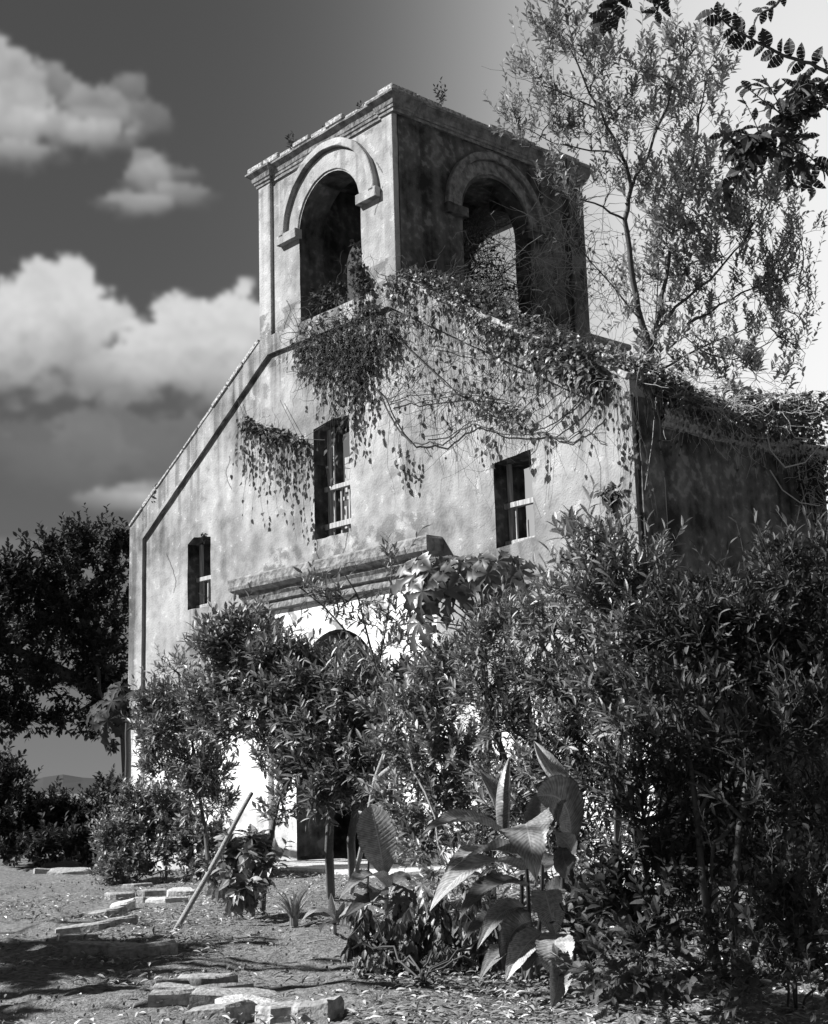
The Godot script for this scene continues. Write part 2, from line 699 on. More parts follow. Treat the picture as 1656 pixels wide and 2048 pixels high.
func hills() -> void:
	# low wooded ridge far behind on the left
	var f := FastNoiseLite.new()
	f.seed = 82
	f.frequency = 0.006
	f.fractal_octaves = 4
	var t := PackedVector3Array()
	var rows := []
	for r in 9:
		var row := PackedVector3Array()
		for k in 121:
			var a := deg_to_rad(-110.0 + 90.0 * k / 120.0)
			var dist := 560.0 + r * 26.0
			var x := eye.x + sin(a) * dist
			var z := eye.z - cos(a) * dist
			var peak := 5.0 * exp(-pow((rad_to_deg(a) + 62.9) / 1.25, 2.0)) + 3.4 * exp(-pow((rad_to_deg(a) + 60.2) / 1.3, 2.0)) + 2.6 * exp(-pow((rad_to_deg(a) + 78.0) / 6.0, 2.0)) + 3.0 * exp(-pow((rad_to_deg(a) + 35.0) / 8.0, 2.0))
			var up := sin(PI * r / 8.0 * 0.5)
			row.append(Vector3(x, -3.0 + (peak + 5.6 + f.get_noise_2d(x, z) * 3.0) * up * 1.12, z))
		rows.append(row)
	for r in 8:
		for k in 120:
			quad(t, rows[r][k], rows[r][k + 1], rows[r + 1][k + 1], rows[r + 1][k], Vector3(0, 1, 0.3))
	structure("hills", flat_mesh(t), "hill")


# ---------------------------------------------------------------- church

func moulding(path: Array, outs: Array, profile: Array, closed: bool, step: float = 0.35, amp: float = 0.006, flip: float = 1.0) -> ArrayMesh:
	# sweeps a profile of (out, up) along corner points in plan (x, z), mitred at the corners
	var t := PackedVector3Array()
	var c := path.size()
	var rows := []
	for k in (c if closed else c - 1):
		var a: Vector2 = path[k]
		var b: Vector2 = path[(k + 1) % c]
		var oa: Vector2 = outs[k]
		var ob: Vector2 = outs[(k + 1) % c]
		var m := maxi(1, int(a.distance_to(b) / step))
		for j in m:
			var s := float(j) / m
			rows.append([a.lerp(b, s), oa.lerp(ob, s)])
	if not closed:
		rows.append([path[c - 1], outs[c - 1]])
	var pts := []
	for r in rows:
		var line := PackedVector3Array()
		for q in profile:
			var jit := rng.randf_range(-amp, amp)
			var p: Vector2 = r[0] + r[1] * (q[0] + jit)
			line.append(Vector3(p.x, q[1] + rng.randf_range(-amp, amp), p.y))
		pts.append(line)
	var n := pts.size()
	for k in (n if closed else n - 1):
		var p: PackedVector3Array = pts[k]
		var q: PackedVector3Array = pts[(k + 1) % n]
		var o: Vector2 = rows[k][1]
		for j in profile.size() - 1:
			var along: Vector3 = (q[j] - p[j])
			var up: Vector3 = p[j + 1] - p[j]
			var nrm := up.cross(along)
			var want := Vector3(o.x, 0.0, o.y) * (1.0 if profile[j + 1][1] >= profile[j][1] else -1.0)
			if absf(profile[j + 1][1] - profile[j][1]) < 0.004:
				want = Vector3(0, -1.0 if profile[j + 1][0] > profile[j][0] else 1.0, 0)
			quad(t, p[j], q[j], q[j + 1], p[j + 1], want * flip)
	return flat_mesh(t)


func arch_ring(cx: float, y: float, r0: float, r1: float, z0: float, z1: float, a0: float = 0.0, a1: float = PI) -> ArrayMesh:
	var t := PackedVector3Array()
	var n := 30
	var c := Vector3(cx, y, 0)
	for k in n:
		var p := a0 + (a1 - a0) * k / n
		var q := a0 + (a1 - a0) * (k + 1) / n
		var d0 := Vector3(cos(p), sin(p), 0)
		var d1 := Vector3(cos(q), sin(q), 0)
		var w0 := 1.0 + sin(k * 1.7) * 0.004
		var w1 := 1.0 + sin((k + 1) * 1.7) * 0.004
		var f := Vector3(0, 0, z1)
		var b := Vector3(0, 0, z0)
		var bev := 0.012
		quad(t, c + d0 * (r0 + bev) * w0 + f, c + d1 * (r0 + bev) * w1 + f, c + d1 * (r1 - bev) * w1 + f, c + d0 * (r1 - bev) * w0 + f, Vector3(0, 0, 1))
		var e := Vector3(0, 0, z1 - bev)
		quad(t, c + d0 * (r1 - bev) * w0 + f, c + d1 * (r1 - bev) * w1 + f, c + d1 * r1 * w1 + e, c + d0 * r1 * w0 + e, d0 + Vector3(0, 0, 1))
		quad(t, c + d0 * (r0 + bev) * w0 + f, c + d1 * (r0 + bev) * w1 + f, c + d1 * r0 * w1 + e, c + d0 * r0 * w0 + e, -d0 + Vector3(0, 0, 1))
		quad(t, c + d0 * r1 * w0 + e, c + d1 * r1 * w1 + e, c + d1 * r1 * w1 + b, c + d0 * r1 * w0 + b, d0)
		quad(t, c + d0 * r0 * w0 + e, c + d1 * r0 * w1 + e, c + d1 * r0 * w1 + b, c + d0 * r0 * w0 + b, -d0)
	return flat_mesh(t)


func church() -> void:
	var ch := thing("church", "derelict plastered church with a square arched bell tower above its gable, hung with vines", "church")
	var turn_right := Transform3D(Basis(Vector3.UP, PI / 2), Vector3(12.0, 0, 0))       # outer face towards +x; local x runs to -z
	var turn_left := Transform3D(Basis(Vector3.UP, -PI / 2), Vector3(0.0, 0, 0))
	# the front
	var gable := [Vector2(0.0, -0.8), Vector2(0.0, 5.87), Vector2(4.2, 8.36), Vector2(7.75, 8.36), Vector2(11.985, 5.83), Vector2(11.985, -0.8)]
	var win_l := rough_line([Vector2(1.9, 4.10), Vector2(1.9, 5.26), Vector2(2.1, 5.36), Vector2(2.63, 5.29), Vector2(2.63, 4.10)], 0.12, 0.008)
	var win_m := rough_line([Vector2(5.57, 4.79), Vector2(5.57, 6.56), Vector2(6.0, 6.62), Vector2(6.47, 6.60), Vector2(6.47, 4.79)], 0.12, 0.008)
	var win_r := rough_line([Vector2(9.53, 4.08), Vector2(9.53, 5.24), Vector2(10.24, 5.30), Vector2(10.24, 4.13)], 0.12, 0.008)
	var door := rough_line(arch_line(6.05, 1.05, -0.9, 2.3), 0.25, 0.008)
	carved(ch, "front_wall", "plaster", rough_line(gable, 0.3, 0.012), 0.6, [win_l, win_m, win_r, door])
	# raised border: side strips and the raking band that joins them under the tower
	var border := [Vector2(0.002, -0.8), Vector2(0.46, -0.8), Vector2(0.46, 5.57), Vector2(4.44, 8.07), Vector2(7.52, 8.03), Vector2(11.6, 5.56), Vector2(11.6, -0.8), Vector2(11.998, -0.8), Vector2(11.998, 5.81), Vector2(7.72, 8.34), Vector2(7.5, 8.36), Vector2(4.5, 8.38), Vector2(4.24, 8.36), Vector2(0.002, 5.85)]
	var rim := carved(ch, "raised_border", "plaster", rough_line(border, 0.25, 0.006), 0.14, [])
	rim.position.z = 0.065
	# coping stones along the two slopes, worn and broken
	for s in 2:
		var a: Vector2 = gable[1] if s == 0 else gable[4]
		var b: Vector2 = gable[2] if s == 0 else gable[3]
		var n := 9
		var dir := (b - a).normalized()
		for k in n:
			var p := a.lerp(b, (k + 0.5) / n)
			var lg := a.distance_to(b) / n
			var hi := rng.randf_range(0.035, 0.075)
			var o := part("coping_stone", box_mesh(Vector3(-lg / 2 + 0.012, -0.02, -0.61), Vector3(lg / 2 - 0.012, hi, 0.075 + rng.randf_range(0.0, 0.02)), 0.012), "cap", ch)
			o.transform = Transform3D(Basis(Vector3(dir.x, dir.y, 0), Vector3(-dir.y, dir.x, 0), Vector3(0, 0, 1)) if s == 0 else Basis(Vector3(-dir.x, -dir.y, 0), Vector3(dir.y, -dir.x, 0), Vector3(0, 0, 1)), Vector3(p.x, p.y, 0))
	# windows in the front
	window(ch, Vector3(5.57, 4.79, -0.24), 0.90, 1.80, 0)
	window(ch, Vector3(9.53, 4.13, -0.22), 0.71, 1.15, 1)
	window(ch, Vector3(1.90, 4.10, -0.22), 0.73, 1.17, 2)
	# door surround: pilasters, entablature
	for x in [3.98, 7.76]:
		part("pilaster", box_mesh(Vector3(x, -0.6, -0.05), Vector3(x + 0.4, 3.86, 0.08), 0.01), "plaster", ch)
		part("pilaster_base", box_mesh(Vector3(x - 0.06, -0.6, -0.05), Vector3(x + 0.46, 0.28, 0.14), 0.015), "plaster", ch)
	var cp := [[0.0, 3.80], [0.09, 3.83], [0.09, 3.94], [0.14, 3.96], [0.16, 4.03], [0.20, 4.08], [0.20, 4.13], [0.27, 4.16], [0.31, 4.19], [0.33, 4.24], [0.33, 4.37], [0.30, 4.40], [0.0, 4.43]]
	part("door_cornice", moulding([Vector2(3.96, -0.04), Vector2(3.96, 0.0), Vector2(8.18, 0.0), Vector2(8.18, -0.04)], [Vector2(-1, 0), Vector2(-1, 1), Vector2(1, 1), Vector2(1, 0)], cp, false, 0.3, 0.005), "moulding", ch)
	part("door_step", box_mesh(Vector3(4.7, -0.6, 0.03), Vector3(8.9, -0.045, 1.25), 0.03), "pale_stone", ch)
	part("door_threshold", box_mesh(Vector3(5.02, -0.6, -0.58), Vector3(7.08, -0.05, 0.02), 0.02), "pale_stone", ch)
	# side walls and what is left of the back
	var side := [Vector2(0.4, -0.8), Vector2(0.4, 5.46), Vector2(4.1, 5.50), Vector2(4.1, -0.8)]
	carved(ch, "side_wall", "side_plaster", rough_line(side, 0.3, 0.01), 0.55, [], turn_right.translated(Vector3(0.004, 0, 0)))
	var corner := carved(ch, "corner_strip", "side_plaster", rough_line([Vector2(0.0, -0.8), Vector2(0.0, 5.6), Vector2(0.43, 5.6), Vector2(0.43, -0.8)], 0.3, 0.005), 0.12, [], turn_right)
	corner.position.x = 12.055
	var ledge := [[0.0, 5.28], [0.05, 5.30], [0.05, 5.36], [0.11, 5.40], [0.12, 5.50], [0.0, 5.56]]
	part("side_cornice", moulding([Vector2(12.0, -0.44), Vector2(12.0, -4.1), Vector2(11.96, -4.1)], [Vector2(1, 0), Vector2(1, -1), Vector2(0, -1)], ledge, false, 0.3, 0.012), "cap", ch)
	carved(ch, "side_wall", "side_plaster", rough_line([Vector2(-7.0, -0.8), Vector2(-7.0, 5.5), Vector2(-0.6, 5.8), Vector2(-0.6, -0.8)], 0.3, 0.02), 0.55, [], turn_left)
	carved(ch, "back_wall", "side_plaster", rough_line([Vector2(0.56, -0.8), Vector2(0.56, 6.3), Vector2(2.4, 6.9), Vector2(3.4, 5.2), Vector2(4.3, 4.6), Vector2(4.5, 2.8), Vector2(5.3, 2.5), Vector2(5.4, -0.8)], 0.25, 0.05), 0.5, [], Transform3D(Basis(), Vector3(0, 0, -4.9)))
	# the tower
	var ft := rough_line([Vector2(4.24, 8.30), Vector2(4.24, 11.25), Vector2(7.71, 11.25), Vector2(7.71, 8.30)], 0.3, 0.008)
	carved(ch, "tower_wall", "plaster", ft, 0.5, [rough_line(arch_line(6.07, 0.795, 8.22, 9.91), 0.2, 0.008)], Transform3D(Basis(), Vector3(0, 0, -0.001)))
	var rt := Transform3D(Basis(Vector3.UP, PI / 2), Vector3(7.709, 0, 0))
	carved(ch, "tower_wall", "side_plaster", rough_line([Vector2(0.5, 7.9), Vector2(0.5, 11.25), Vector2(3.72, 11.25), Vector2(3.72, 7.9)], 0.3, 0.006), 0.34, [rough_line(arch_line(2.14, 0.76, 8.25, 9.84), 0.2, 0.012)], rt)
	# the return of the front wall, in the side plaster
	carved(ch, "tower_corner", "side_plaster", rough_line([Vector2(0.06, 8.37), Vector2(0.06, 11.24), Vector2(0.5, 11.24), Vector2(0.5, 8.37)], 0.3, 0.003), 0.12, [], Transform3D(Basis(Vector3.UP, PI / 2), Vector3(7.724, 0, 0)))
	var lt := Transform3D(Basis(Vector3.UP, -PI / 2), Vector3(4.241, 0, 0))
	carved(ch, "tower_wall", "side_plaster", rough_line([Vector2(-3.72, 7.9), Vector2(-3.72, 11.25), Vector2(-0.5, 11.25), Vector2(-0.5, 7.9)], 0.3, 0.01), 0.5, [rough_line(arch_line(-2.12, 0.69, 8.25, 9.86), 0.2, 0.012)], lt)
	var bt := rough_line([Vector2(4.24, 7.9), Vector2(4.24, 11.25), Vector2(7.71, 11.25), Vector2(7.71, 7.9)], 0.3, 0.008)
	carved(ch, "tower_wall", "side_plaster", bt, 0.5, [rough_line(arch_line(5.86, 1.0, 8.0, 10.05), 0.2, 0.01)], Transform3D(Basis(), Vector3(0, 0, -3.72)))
	part("tower_floor", box_mesh(Vector3(4.3, 7.75, -4.15), Vector3(7.65, 7.98, -0.52), 0.02), "moulding", ch)
	part("tower_roof", box_mesh(Vector3(4.3, 11.22, -4.15), Vector3(7.65, 11.44, -0.06), 0.02), "side_plaster", ch)
	for x in [4.26, 7.04]:
		part("tower_pier", box_mesh(Vector3(x, -0.6, -4.2), Vector3(x + 0.65, 7.74, -3.6), 0.02), "side_plaster", ch)
	part("tower_lintel", box_mesh(Vector3(4.92, 7.2, -4.2), Vector3(7.03, 7.74, -3.65), 0.02), "side_plaster", ch)
	part("roof_ledge", box_mesh(Vector3(7.72, 7.95, -4.35), Vector3(8.15, 8.05, -3.2), 0.03), "cap", ch, Transform3D(Basis(Vector3(0, 0, 1), -0.05), Vector3(0, 0.38, 0)))
	# corner strips of the tower
	part("tower_strip", box_mesh(Vector3(4.205, 8.20, -0.05), Vector3(4.54, 11.16, 0.055), 0.008), "plaster", ch)
	part("tower_strip", box_mesh(Vector3(7.47, 8.34, -0.05), Vector3(7.712, 11.16, 0.05), 0.006), "plaster", ch)
	part("tower_strip", box_mesh(Vector3(7.6, 8.1, -4.225), Vector3(7.76, 11.16, -3.85), 0.008), "side_plaster", ch)
	# tower cornice with its breaks over the strips, and the crumbling cap
	var tp := [[-0.02, 11.08], [0.03, 11.085], [0.035, 11.13], [0.055, 11.14], [0.06, 11.175], [0.075, 11.19], [0.10, 11.26], [0.15, 11.31], [0.165, 11.315], [0.17, 11.345], [-0.05, 11.36]]
	part("tower_cornice", moulding([Vector2(4.24, -4.22), Vector2(4.24, 0.0), Vector2(7.71, 0.0), Vector2(7.71, -4.22)], [Vector2(-1, -1), Vector2(-1, 1), Vector2(1, 1), Vector2(1, -1)], tp, true, 0.3, 0.005), "moulding", ch)
	for q in [[4.20, 4.54, -0.3, 0.045], [7.47, 7.75, -0.28, 0.045], [7.40, 7.75, -4.26, -3.86], [4.20, 4.54, -4.26, -3.86]]:
		part("cornice_break", moulding([Vector2(q[0], q[2]), Vector2(q[0], q[3]), Vector2(q[1], q[3]), Vector2(q[1], q[2])], [Vector2(-1, -1), Vector2(-1, 1), Vector2(1, 1), Vector2(1, -1)], tp, true, 0.3, 0.004), "moulding", ch)
	var edge := 0.19
	for sd in 4:
		var a: Vector2 = [Vector2(4.24 - edge, edge), Vector2(7.71 + edge, edge), Vector2(7.71 + edge, -4.22 - edge), Vector2(4.24 - edge, -4.22 - edge)][sd]
		var b: Vector2 = [Vector2(7.71 + edge, edge), Vector2(7.71 + edge, -4.22 - edge), Vector2(4.24 - edge, -4.22 - edge), Vector2(4.24 - edge, edge)][sd]
		var n := 8
		var dir := (b - a).normalized()
		var inw := Vector2(dir.y, -dir.x) if sd % 2 == 0 else Vector2(dir.y, -dir.x)
		if (Vector2(5.97, -2.1) - a).dot(inw) < 0.0:
			inw = -inw
		for k in n:
			var lg := (a.distance_to(b) - 0.36) / n
			var p := a + dir * (lg * (k + 0.5) + 0.0)
			var hi := rng.randf_range(0.05, 0.13) - (0.03 if k == 3 and sd == 0 else 0.0)
			var back := 0.36
			var set_in := rng.randf_range(0.0, 0.06)
			var o := part("cap_stone", box_mesh(Vector3(-lg / 2 + 0.006, 0.0, set_in), Vector3(lg / 2 - 0.006, hi, back), 0.014), "cap", ch)
			o.transform = Transform3D(Basis(Vector3(dir.x, 0, dir.y), Vector3.UP, Vector3(inw.x, 0, inw.y)), Vector3(p.x, 11.35, p.y))
			if o.transform.basis.determinant() < 0.0:
				o.transform.basis = Basis(-Vector3(dir.x, 0, dir.y), Vector3.UP, Vector3(inw.x, 0, inw.y))
	# hood mouldings and imposts of the arches seen
	part("hood_moulding", arch_ring(6.06, 9.98, 1.10, 1.235, -0.05, 0.10), "plaster", ch)
	part("impost", box_mesh(Vector3(4.77, 9.85, -0.05), Vector3(5.29, 10.02, 0.10), 0.01), "plaster", ch)
	part("impost", box_mesh(Vector3(6.85, 9.85, -0.05), Vector3(7.34, 10.02, 0.10), 0.01), "plaster", ch)
	part("archivolt", arch_ring(6.06, 9.93, 0.80, 1.13, -0.05, 0.022), "plaster", ch)
	part("hood_moulding", arch_ring(2.12, 9.90, 0.98, 1.11, -0.05, 0.085), "moulding", ch, rt)
	part("archivolt", arch_ring(2.12, 9.88, 0.77, 1.0, -0.05, 0.025), "moulding", ch, rt)
	for x in [0.99, 2.78]:
		part("impost", box_mesh(Vector3(x, 9.74, -0.05), Vector3(x + 0.46, 9.90, 0.08), 0.01), "side_plaster", ch, rt)
	# a beam that still crosses the tower inside
	part("beam", box_mesh(Vector3(4.75, 10.75, -4.05), Vector3(7.2, 10.88, -3.9), 0.01), "wood", ch)


func window(ch: Node3D, at: Vector3, w: float, h: float, kind: int) -> void:
	var o := part("window_frame", box_mesh(Vector3(0.03, 0.0, -0.06), Vector3(0.09, h, 0.0), 0.006), "wood", ch)
	o.position = at
	var rail: float = [0.78, 0.50, 0.50][kind]
	part("window_frame", box_mesh(Vector3(w - 0.10, 0.0, -0.06), Vector3(w - 0.04, h * [1.0, 0.52, 1.0][kind], 0.0), 0.006), "wood", ch).position = at
	part("rail", box_mesh(Vector3(0.0, rail, -0.03), Vector3(w, rail + 0.075, 0.045), 0.006), "wood", o)
	part("rail", box_mesh(Vector3(0.0, [0.17, 0.0, 0.02][kind], -0.03), Vector3(w, [0.26, 0.06, 0.09][kind], 0.05), 0.006), "wood", o)
	var n: int = [4, 3, 4][kind]
	for k in n:
		var x := w * (k + 0.8) / (n + 0.5)
		if kind == 1 and k == 1:
			part("baluster", box_mesh(Vector3(x - 0.014, 0.05, -0.035), Vector3(x + 0.014, 0.31, -0.01), 0.004), "wood", o)
			continue
		part("baluster", box_mesh(Vector3(x - 0.017, 0.05, -0.04), Vector3(x + 0.017, rail + 0.01, -0.005), 0.004), "wood", o)
	if kind == 0:
		# remains of a boarded shutter and its bars
		for k in 3:
			part("shutter_board", box_mesh(Vector3(0.30 + k * 0.17, 0.72, -0.16), Vector3(0.46 + k * 0.17, [1.30, 1.22, 1.34][k], -0.135), 0.004), "wood", o)
		for k in 2:
			part("shutter_board", box_mesh(Vector3(0.24 + k * 0.34, 0.10, -0.14), Vector3(0.36 + k * 0.36, 0.52 - k * 0.1, -0.118), 0.004), "wood", o)
		part("rail", box_mesh(Vector3(0.2, 0.60, -0.10), Vector3(w, 0.66, -0.07), 0.004), "wood", o)
		part("window_bar", box_mesh(Vector3(0.19, 0.2, -0.02), Vector3(0.215, h, 0.005), 0.004), "wood", o)
	if kind == 2:
		part("window_bar", box_mesh(Vector3(0.33, 0.5, -0.30), Vector3(0.37, 1.25, -0.27), 0.004), "wood", o, Transform3D(Basis(Vector3(0, 0, 1), -0.6), Vector3(-0.45, 0.35, 0)))
	if kind == 1:
		# split edge of a broken shutter along the right jamb
		var t := rough_line([Vector2(w - 0.14, 0.58), Vector2(w - 0.02, 0.58), Vector2(w - 0.02, h - 0.04), Vector2(w - 0.16, h - 0.04)], 0.05, 0.022)
		var c := CSGPolygon3D.new()
		c.name = "shutter_board"
		c.polygon = t
		c.depth = 0.03
		c.position = Vector3(0, 0, -0.10)
		c.material_override = mats["wood"]
		c.material = mats["wood"]
		o.add_child(c)


# ---------------------------------------------------------------- stones, pole

func slab_mesh(size: Vector3, sd: int) -> ArrayMesh:
	var r := RandomNumberGenerator.new()
	r.seed = sd
	var t := PackedVector3Array()
	var n := 11
	var low := PackedVector3Array()
	var mid := PackedVector3Array()
	var top := PackedVector3Array()
	var tilt := Vector2(r.randf_range(-0.5, 0.5), r.randf_range(-0.4, 0.4))
	for k in n:
		var a := TAU * (k + r.randf_range(-0.25, 0.25)) / n
		var c := Vector2(cos(a), sin(a))
		# between an oval and a rectangle
		var q := c / maxf(absf(c.x), absf(c.y))
		c = c.lerp(q, 0.55) * r.randf_range(0.74, 1.1)
		var p := Vector3(c.x * size.x / 2, 0, c.y * size.z / 2)
		low.append(p * 1.03 + Vector3(0, -0.1, 0))
		mid.append(p + Vector3(0, size.y * (1.0 + c.x * tilt.x + c.y * tilt.y) * r.randf_range(0.6, 0.85), 0))
		top.append(p * r.randf_range(0.80, 0.93) + Vector3(0, size.y * (1.0 + c.x * tilt.x + c.y * tilt.y) * r.randf_range(0.88, 1.1), 0))
	var cen := Vector3(0, size.y * 1.02, 0)
	for k in n:
		var j := (k + 1) % n
		var o := (low[k] + low[j])
		o.y = 0
		quad(t, low[k], low[j], mid[j], mid[k], o)
		quad(t, mid[k], mid[j], top[j], top[k], o + Vector3.UP * 0.3)
		quad(t, top[k], top[j], cen, cen, Vector3.UP)
	return flat_mesh(t)


func loose_stones() -> void:
	var list := [
		# where, width, depth, height, turn, pale, label
		[Vector3(14.364, -0.254, 7.941), 0.26, 0.22, 0.09, 0.2, 0, "thick dark stone at the left end of the foreground row, its cut face towards us"],
		[Vector3(13.929, -0.249, 7.604), 0.24, 0.2, 0.05, 0.5, 0, "thin slab behind the left end of the foreground stone row"],
		[Vector3(14.045, -0.242, 7.460), 0.32, 0.22, 0.07, 0.1, 0, "wedge-shaped slab with a dark right edge at the back of the foreground row"],
		[Vector3(14.465, -0.245, 7.683), 0.42, 0.2, 0.06, 0.15, 0, "long flat slab in the middle of the foreground row"],
		[Vector3(14.793, -0.244, 7.772), 0.45, 0.2, 0.07, 0.1, 0, "long pale-edged slab just right of the middle of the foreground row"],
		[Vector3(15.149, -0.246, 8.081), 0.34, 0.22, 0.06, 0.3, 0, "broad low slab nearest to us at the bottom edge, left of the pitted stone"],
		[Vector3(15.126, -0.242, 7.902), 0.30, 0.18, 0.06, 0.0, 1, "pitted whitish stone near the bottom edge between two slabs"],
		[Vector3(15.477, -0.236, 7.855), 0.28, 0.24, 0.06, -0.3, 0, "flat tilted stone with a dark side, second from the right of the foreground row"],
		[Vector3(15.695, -0.231, 7.801), 0.26, 0.2, 0.09, 0.05, 0, "squared block at the right end of the foreground row"],
		[Vector3(8.389, -0.215, 4.315), 0.40, 0.26, 0.085, 0.1, 1, "bright squared slab left of the foot of the leaning pole"],
		[Vector3(7.417, -0.204, 3.519), 0.30, 0.22, 0.07, 0.0, 1, "pale slab behind the bright squared one, partly behind the pole"],
		[Vector3(7.021, -0.207, 3.687), 0.34, 0.24, 0.06, 0.2, 0, "flat grey slab up the slope from the bright squared slab"],
		[Vector3(7.877, -0.214, 4.329), 0.20, 0.2, 0.06, 0.3, 0, "small dark stone against the left side of the bright squared slab"],
		[Vector3(8.531, -0.218, 4.992), 0.26, 0.26, 0.1, 0.2, 1, "pale-topped block with a black right face beside the path"],
		[Vector3(8.917, -0.219, 5.434), 0.42, 0.28, 0.06, 0.1, 0, "low slab of the path edge, left of the pale-topped block"],
		[Vector3(9.978, -0.220, 5.893), 0.42, 0.26, 0.08, 0.25, 0, "long stone of the path edge, its black end towards the pole"],
		[Vector3(10.103, -0.221, 6.270), 0.48, 0.26, 0.06, 0.15, 0, "long flat stone on the left of the path edge, half in shadow"],
		[Vector3(10.799, -0.224, 6.729), 0.30, 0.22, 0.05, 0.3, 0, "thin stone where the tree shadow starts on the path"],
		[Vector3(11.743, -0.231, 6.987), 0.52, 0.3, 0.08, 0.1, 0, "wide stone step lying deep in the tree shadow"],
		[Vector3(12.233, -0.231, 6.913), 0.44, 0.28, 0.10, 0.0, 0, "squared step stone at the right tip of the tree shadow"],
		[Vector3(-0.585, -0.309, 1.282), 0.40, 0.3, 0.06, 0.2, 0, "dim stone farthest left on the path towards the dark bushes"],
		[Vector3(0.597, -0.304, 1.468), 0.62, 0.4, 0.10, 0.1, 0, "dark flat block on the sandy path left of the church bush"],
		[Vector3(-3.042, -0.254, -0.162), 0.45, 0.3, 0.05, 0.0, 0, "low stone in the shade of the dark bushes, behind the flat block"],
		[Vector3(-3.497, -0.242, -0.775), 0.40, 0.3, 0.05, 0.4, 0, "stone at the end of the sunlit path patch by the church bush"],
		[Vector3(6.890, -0.212, 4.083), 0.3, 0.2, 0.05, 0.3, 0, "flat chip of stone uphill of the pale-topped block"],
		[Vector3(5.701, -0.203, 3.150), 0.34, 0.2, 0.04, 0.1, 0, "thin slab at the far end of the rubble line below the church bush"],
	]
	var k := 0
	for s in list:
		var pos: Vector3 = s[0]
		var o := part(numbered("flat_stone"), slab_mesh(Vector3(s[1] * 1.25, s[3] * 0.72, s[2] * 1.25), 300 + k), ["stone", "pale_stone"][s[5]], self)
		pos.y += 0.024
		o.position = pos
		o.rotation = Vector3(rng.randf_range(-0.06, 0.06), 0.85 + s[4] + rng.randf_range(-0.15, 0.15), rng.randf_range(-0.06, 0.06))
		tag(o, s[6], "stone", "stones lying along the path")
		k += 1


func pole() -> void:
	var foot: Vector3 = Vector3(10.870, -0.220, 5.786)
	var tip: Vector3 = Vector3(10.855, 1.008, 4.869)
	var a := Acc.new()
	a.base = foot
	var pts := PackedVector3Array()
	for k in 15:
		var s := k / 14.0
		pts.append(foot.lerp(tip, s) + Vector3(sin(s * 5.0) * 0.012, -0.05 * (1.0 - s) + sin(s * 9.0) * 0.006, 0))
	a.tube(pts, 0.028, 0.022, 9)
	var o := thing("pole", "peeled wooden pole leaning from the path up into the shrubs", "pole", foot)
	part("shaft", a.mesh(), "pale_bark", o)
	for s in [0.42, 0.68]:
		var b := Acc.new()
		b.base = foot
		var p := foot.lerp(tip, s)
		b.tube(PackedVector3Array([p, p + Vector3(-0.05, 0.05, 0.03)]), 0.02, 0.009, 5)
		part("knot", b.mesh(), "bark", o)


# ---------------------------------------------------------------- leaves and stems

class Leaves:
	var at: Array[Transform3D] = []
	var shade := PackedFloat32Array()
	var tone := 1.0


func leaf_mesh(kind: String) -> ArrayMesh:
	# one leaf of unit length along +y, its upper side towards +z
	if shapes.has(kind):
		return shapes[kind]
	var half: Array = {
		"lance": [0.02, 0.10, 0.135, 0.125, 0.085, 0.0],
		"broad": [0.03, 0.19, 0.26, 0.245, 0.15, 0.0],
		"heart": [0.22, 0.40, 0.38, 0.27, 0.13, 0.0],
		"oval": [0.02, 0.14, 0.19, 0.18, 0.11, 0.0],
		"blade": [0.035, 0.05, 0.05, 0.045, 0.03, 0.0],
		"dead": [0.03, 0.15, 0.20, 0.17, 0.10, 0.0],
	}[kind]
	var fold: float = {"oval": 0.3, "lance": 0.35, "broad": 0.3, "heart": 0.2, "blade": 0.5, "dead": 0.5}[kind]
	var curl: float = {"oval": 0.16, "lance": 0.16, "broad": 0.22, "heart": 0.25, "blade": 0.9, "dead": 0.25}[kind]
	var t := PackedVector3Array()
	var n := half.size()
	for k in n - 1:
		var s0 := float(k) / (n - 1)
		var s1 := float(k + 1) / (n - 1)
		var c0 := Vector3(0, s0, -curl * s0 * s0)
		var c1 := Vector3(0, s1, -curl * s1 * s1)
		if kind == "heart" and k == 0:
			c0.y = 0.06
		for sd in [-1.0, 1.0]:
			var e0: Vector3 = Vector3(half[k] * sd, s0 + (-0.1 if kind == "heart" and k == 0 else 0.02), c0.z + half[k] * fold)
			var e1: Vector3 = Vector3(half[k + 1] * sd, s1, c1.z + half[k + 1] * fold)
			if k == n - 2:
				if sd < 0.0:
					t.append_array([c0, e0, c1])
				else:
					t.append_array([c0, c1, e0])
			else:
				quad(t, c0, e0, e1, c1, Vector3(0, 0, 1))
	shapes[kind] = flat_mesh(t)
	return shapes[kind]


func put(l: Leaves, p: Vector3, dir: Vector3, nrm: Vector3, size: float, wide: float = 1.0) -> void:
	var y := dir.normalized()
	var x := y.cross(nrm)
	if x.length_squared() < 0.001:
		x = y.cross(Vector3(0.3, 0.2, 0.9))
	x = x.normalized()
	var z := x.cross(y)
	l.at.append(Transform3D(Basis(x * size * wide, y * size, z * size), p))
	l.shade.append(l.tone * (rng.randf_range(0.55, 1.25) if rng.randf() < 0.88 else rng.randf_range(1.3, 2.0)))


func rv(a: float = 1.0) -> Vector3:
	return Vector3(rng.randf_range(-a, a), rng.randf_range(-a, a), rng.randf_range(-a, a))


func in_ball() -> Vector3:
	var p := rv()
	while p.length_squared() > 1.0:
		p = rv()
	return p


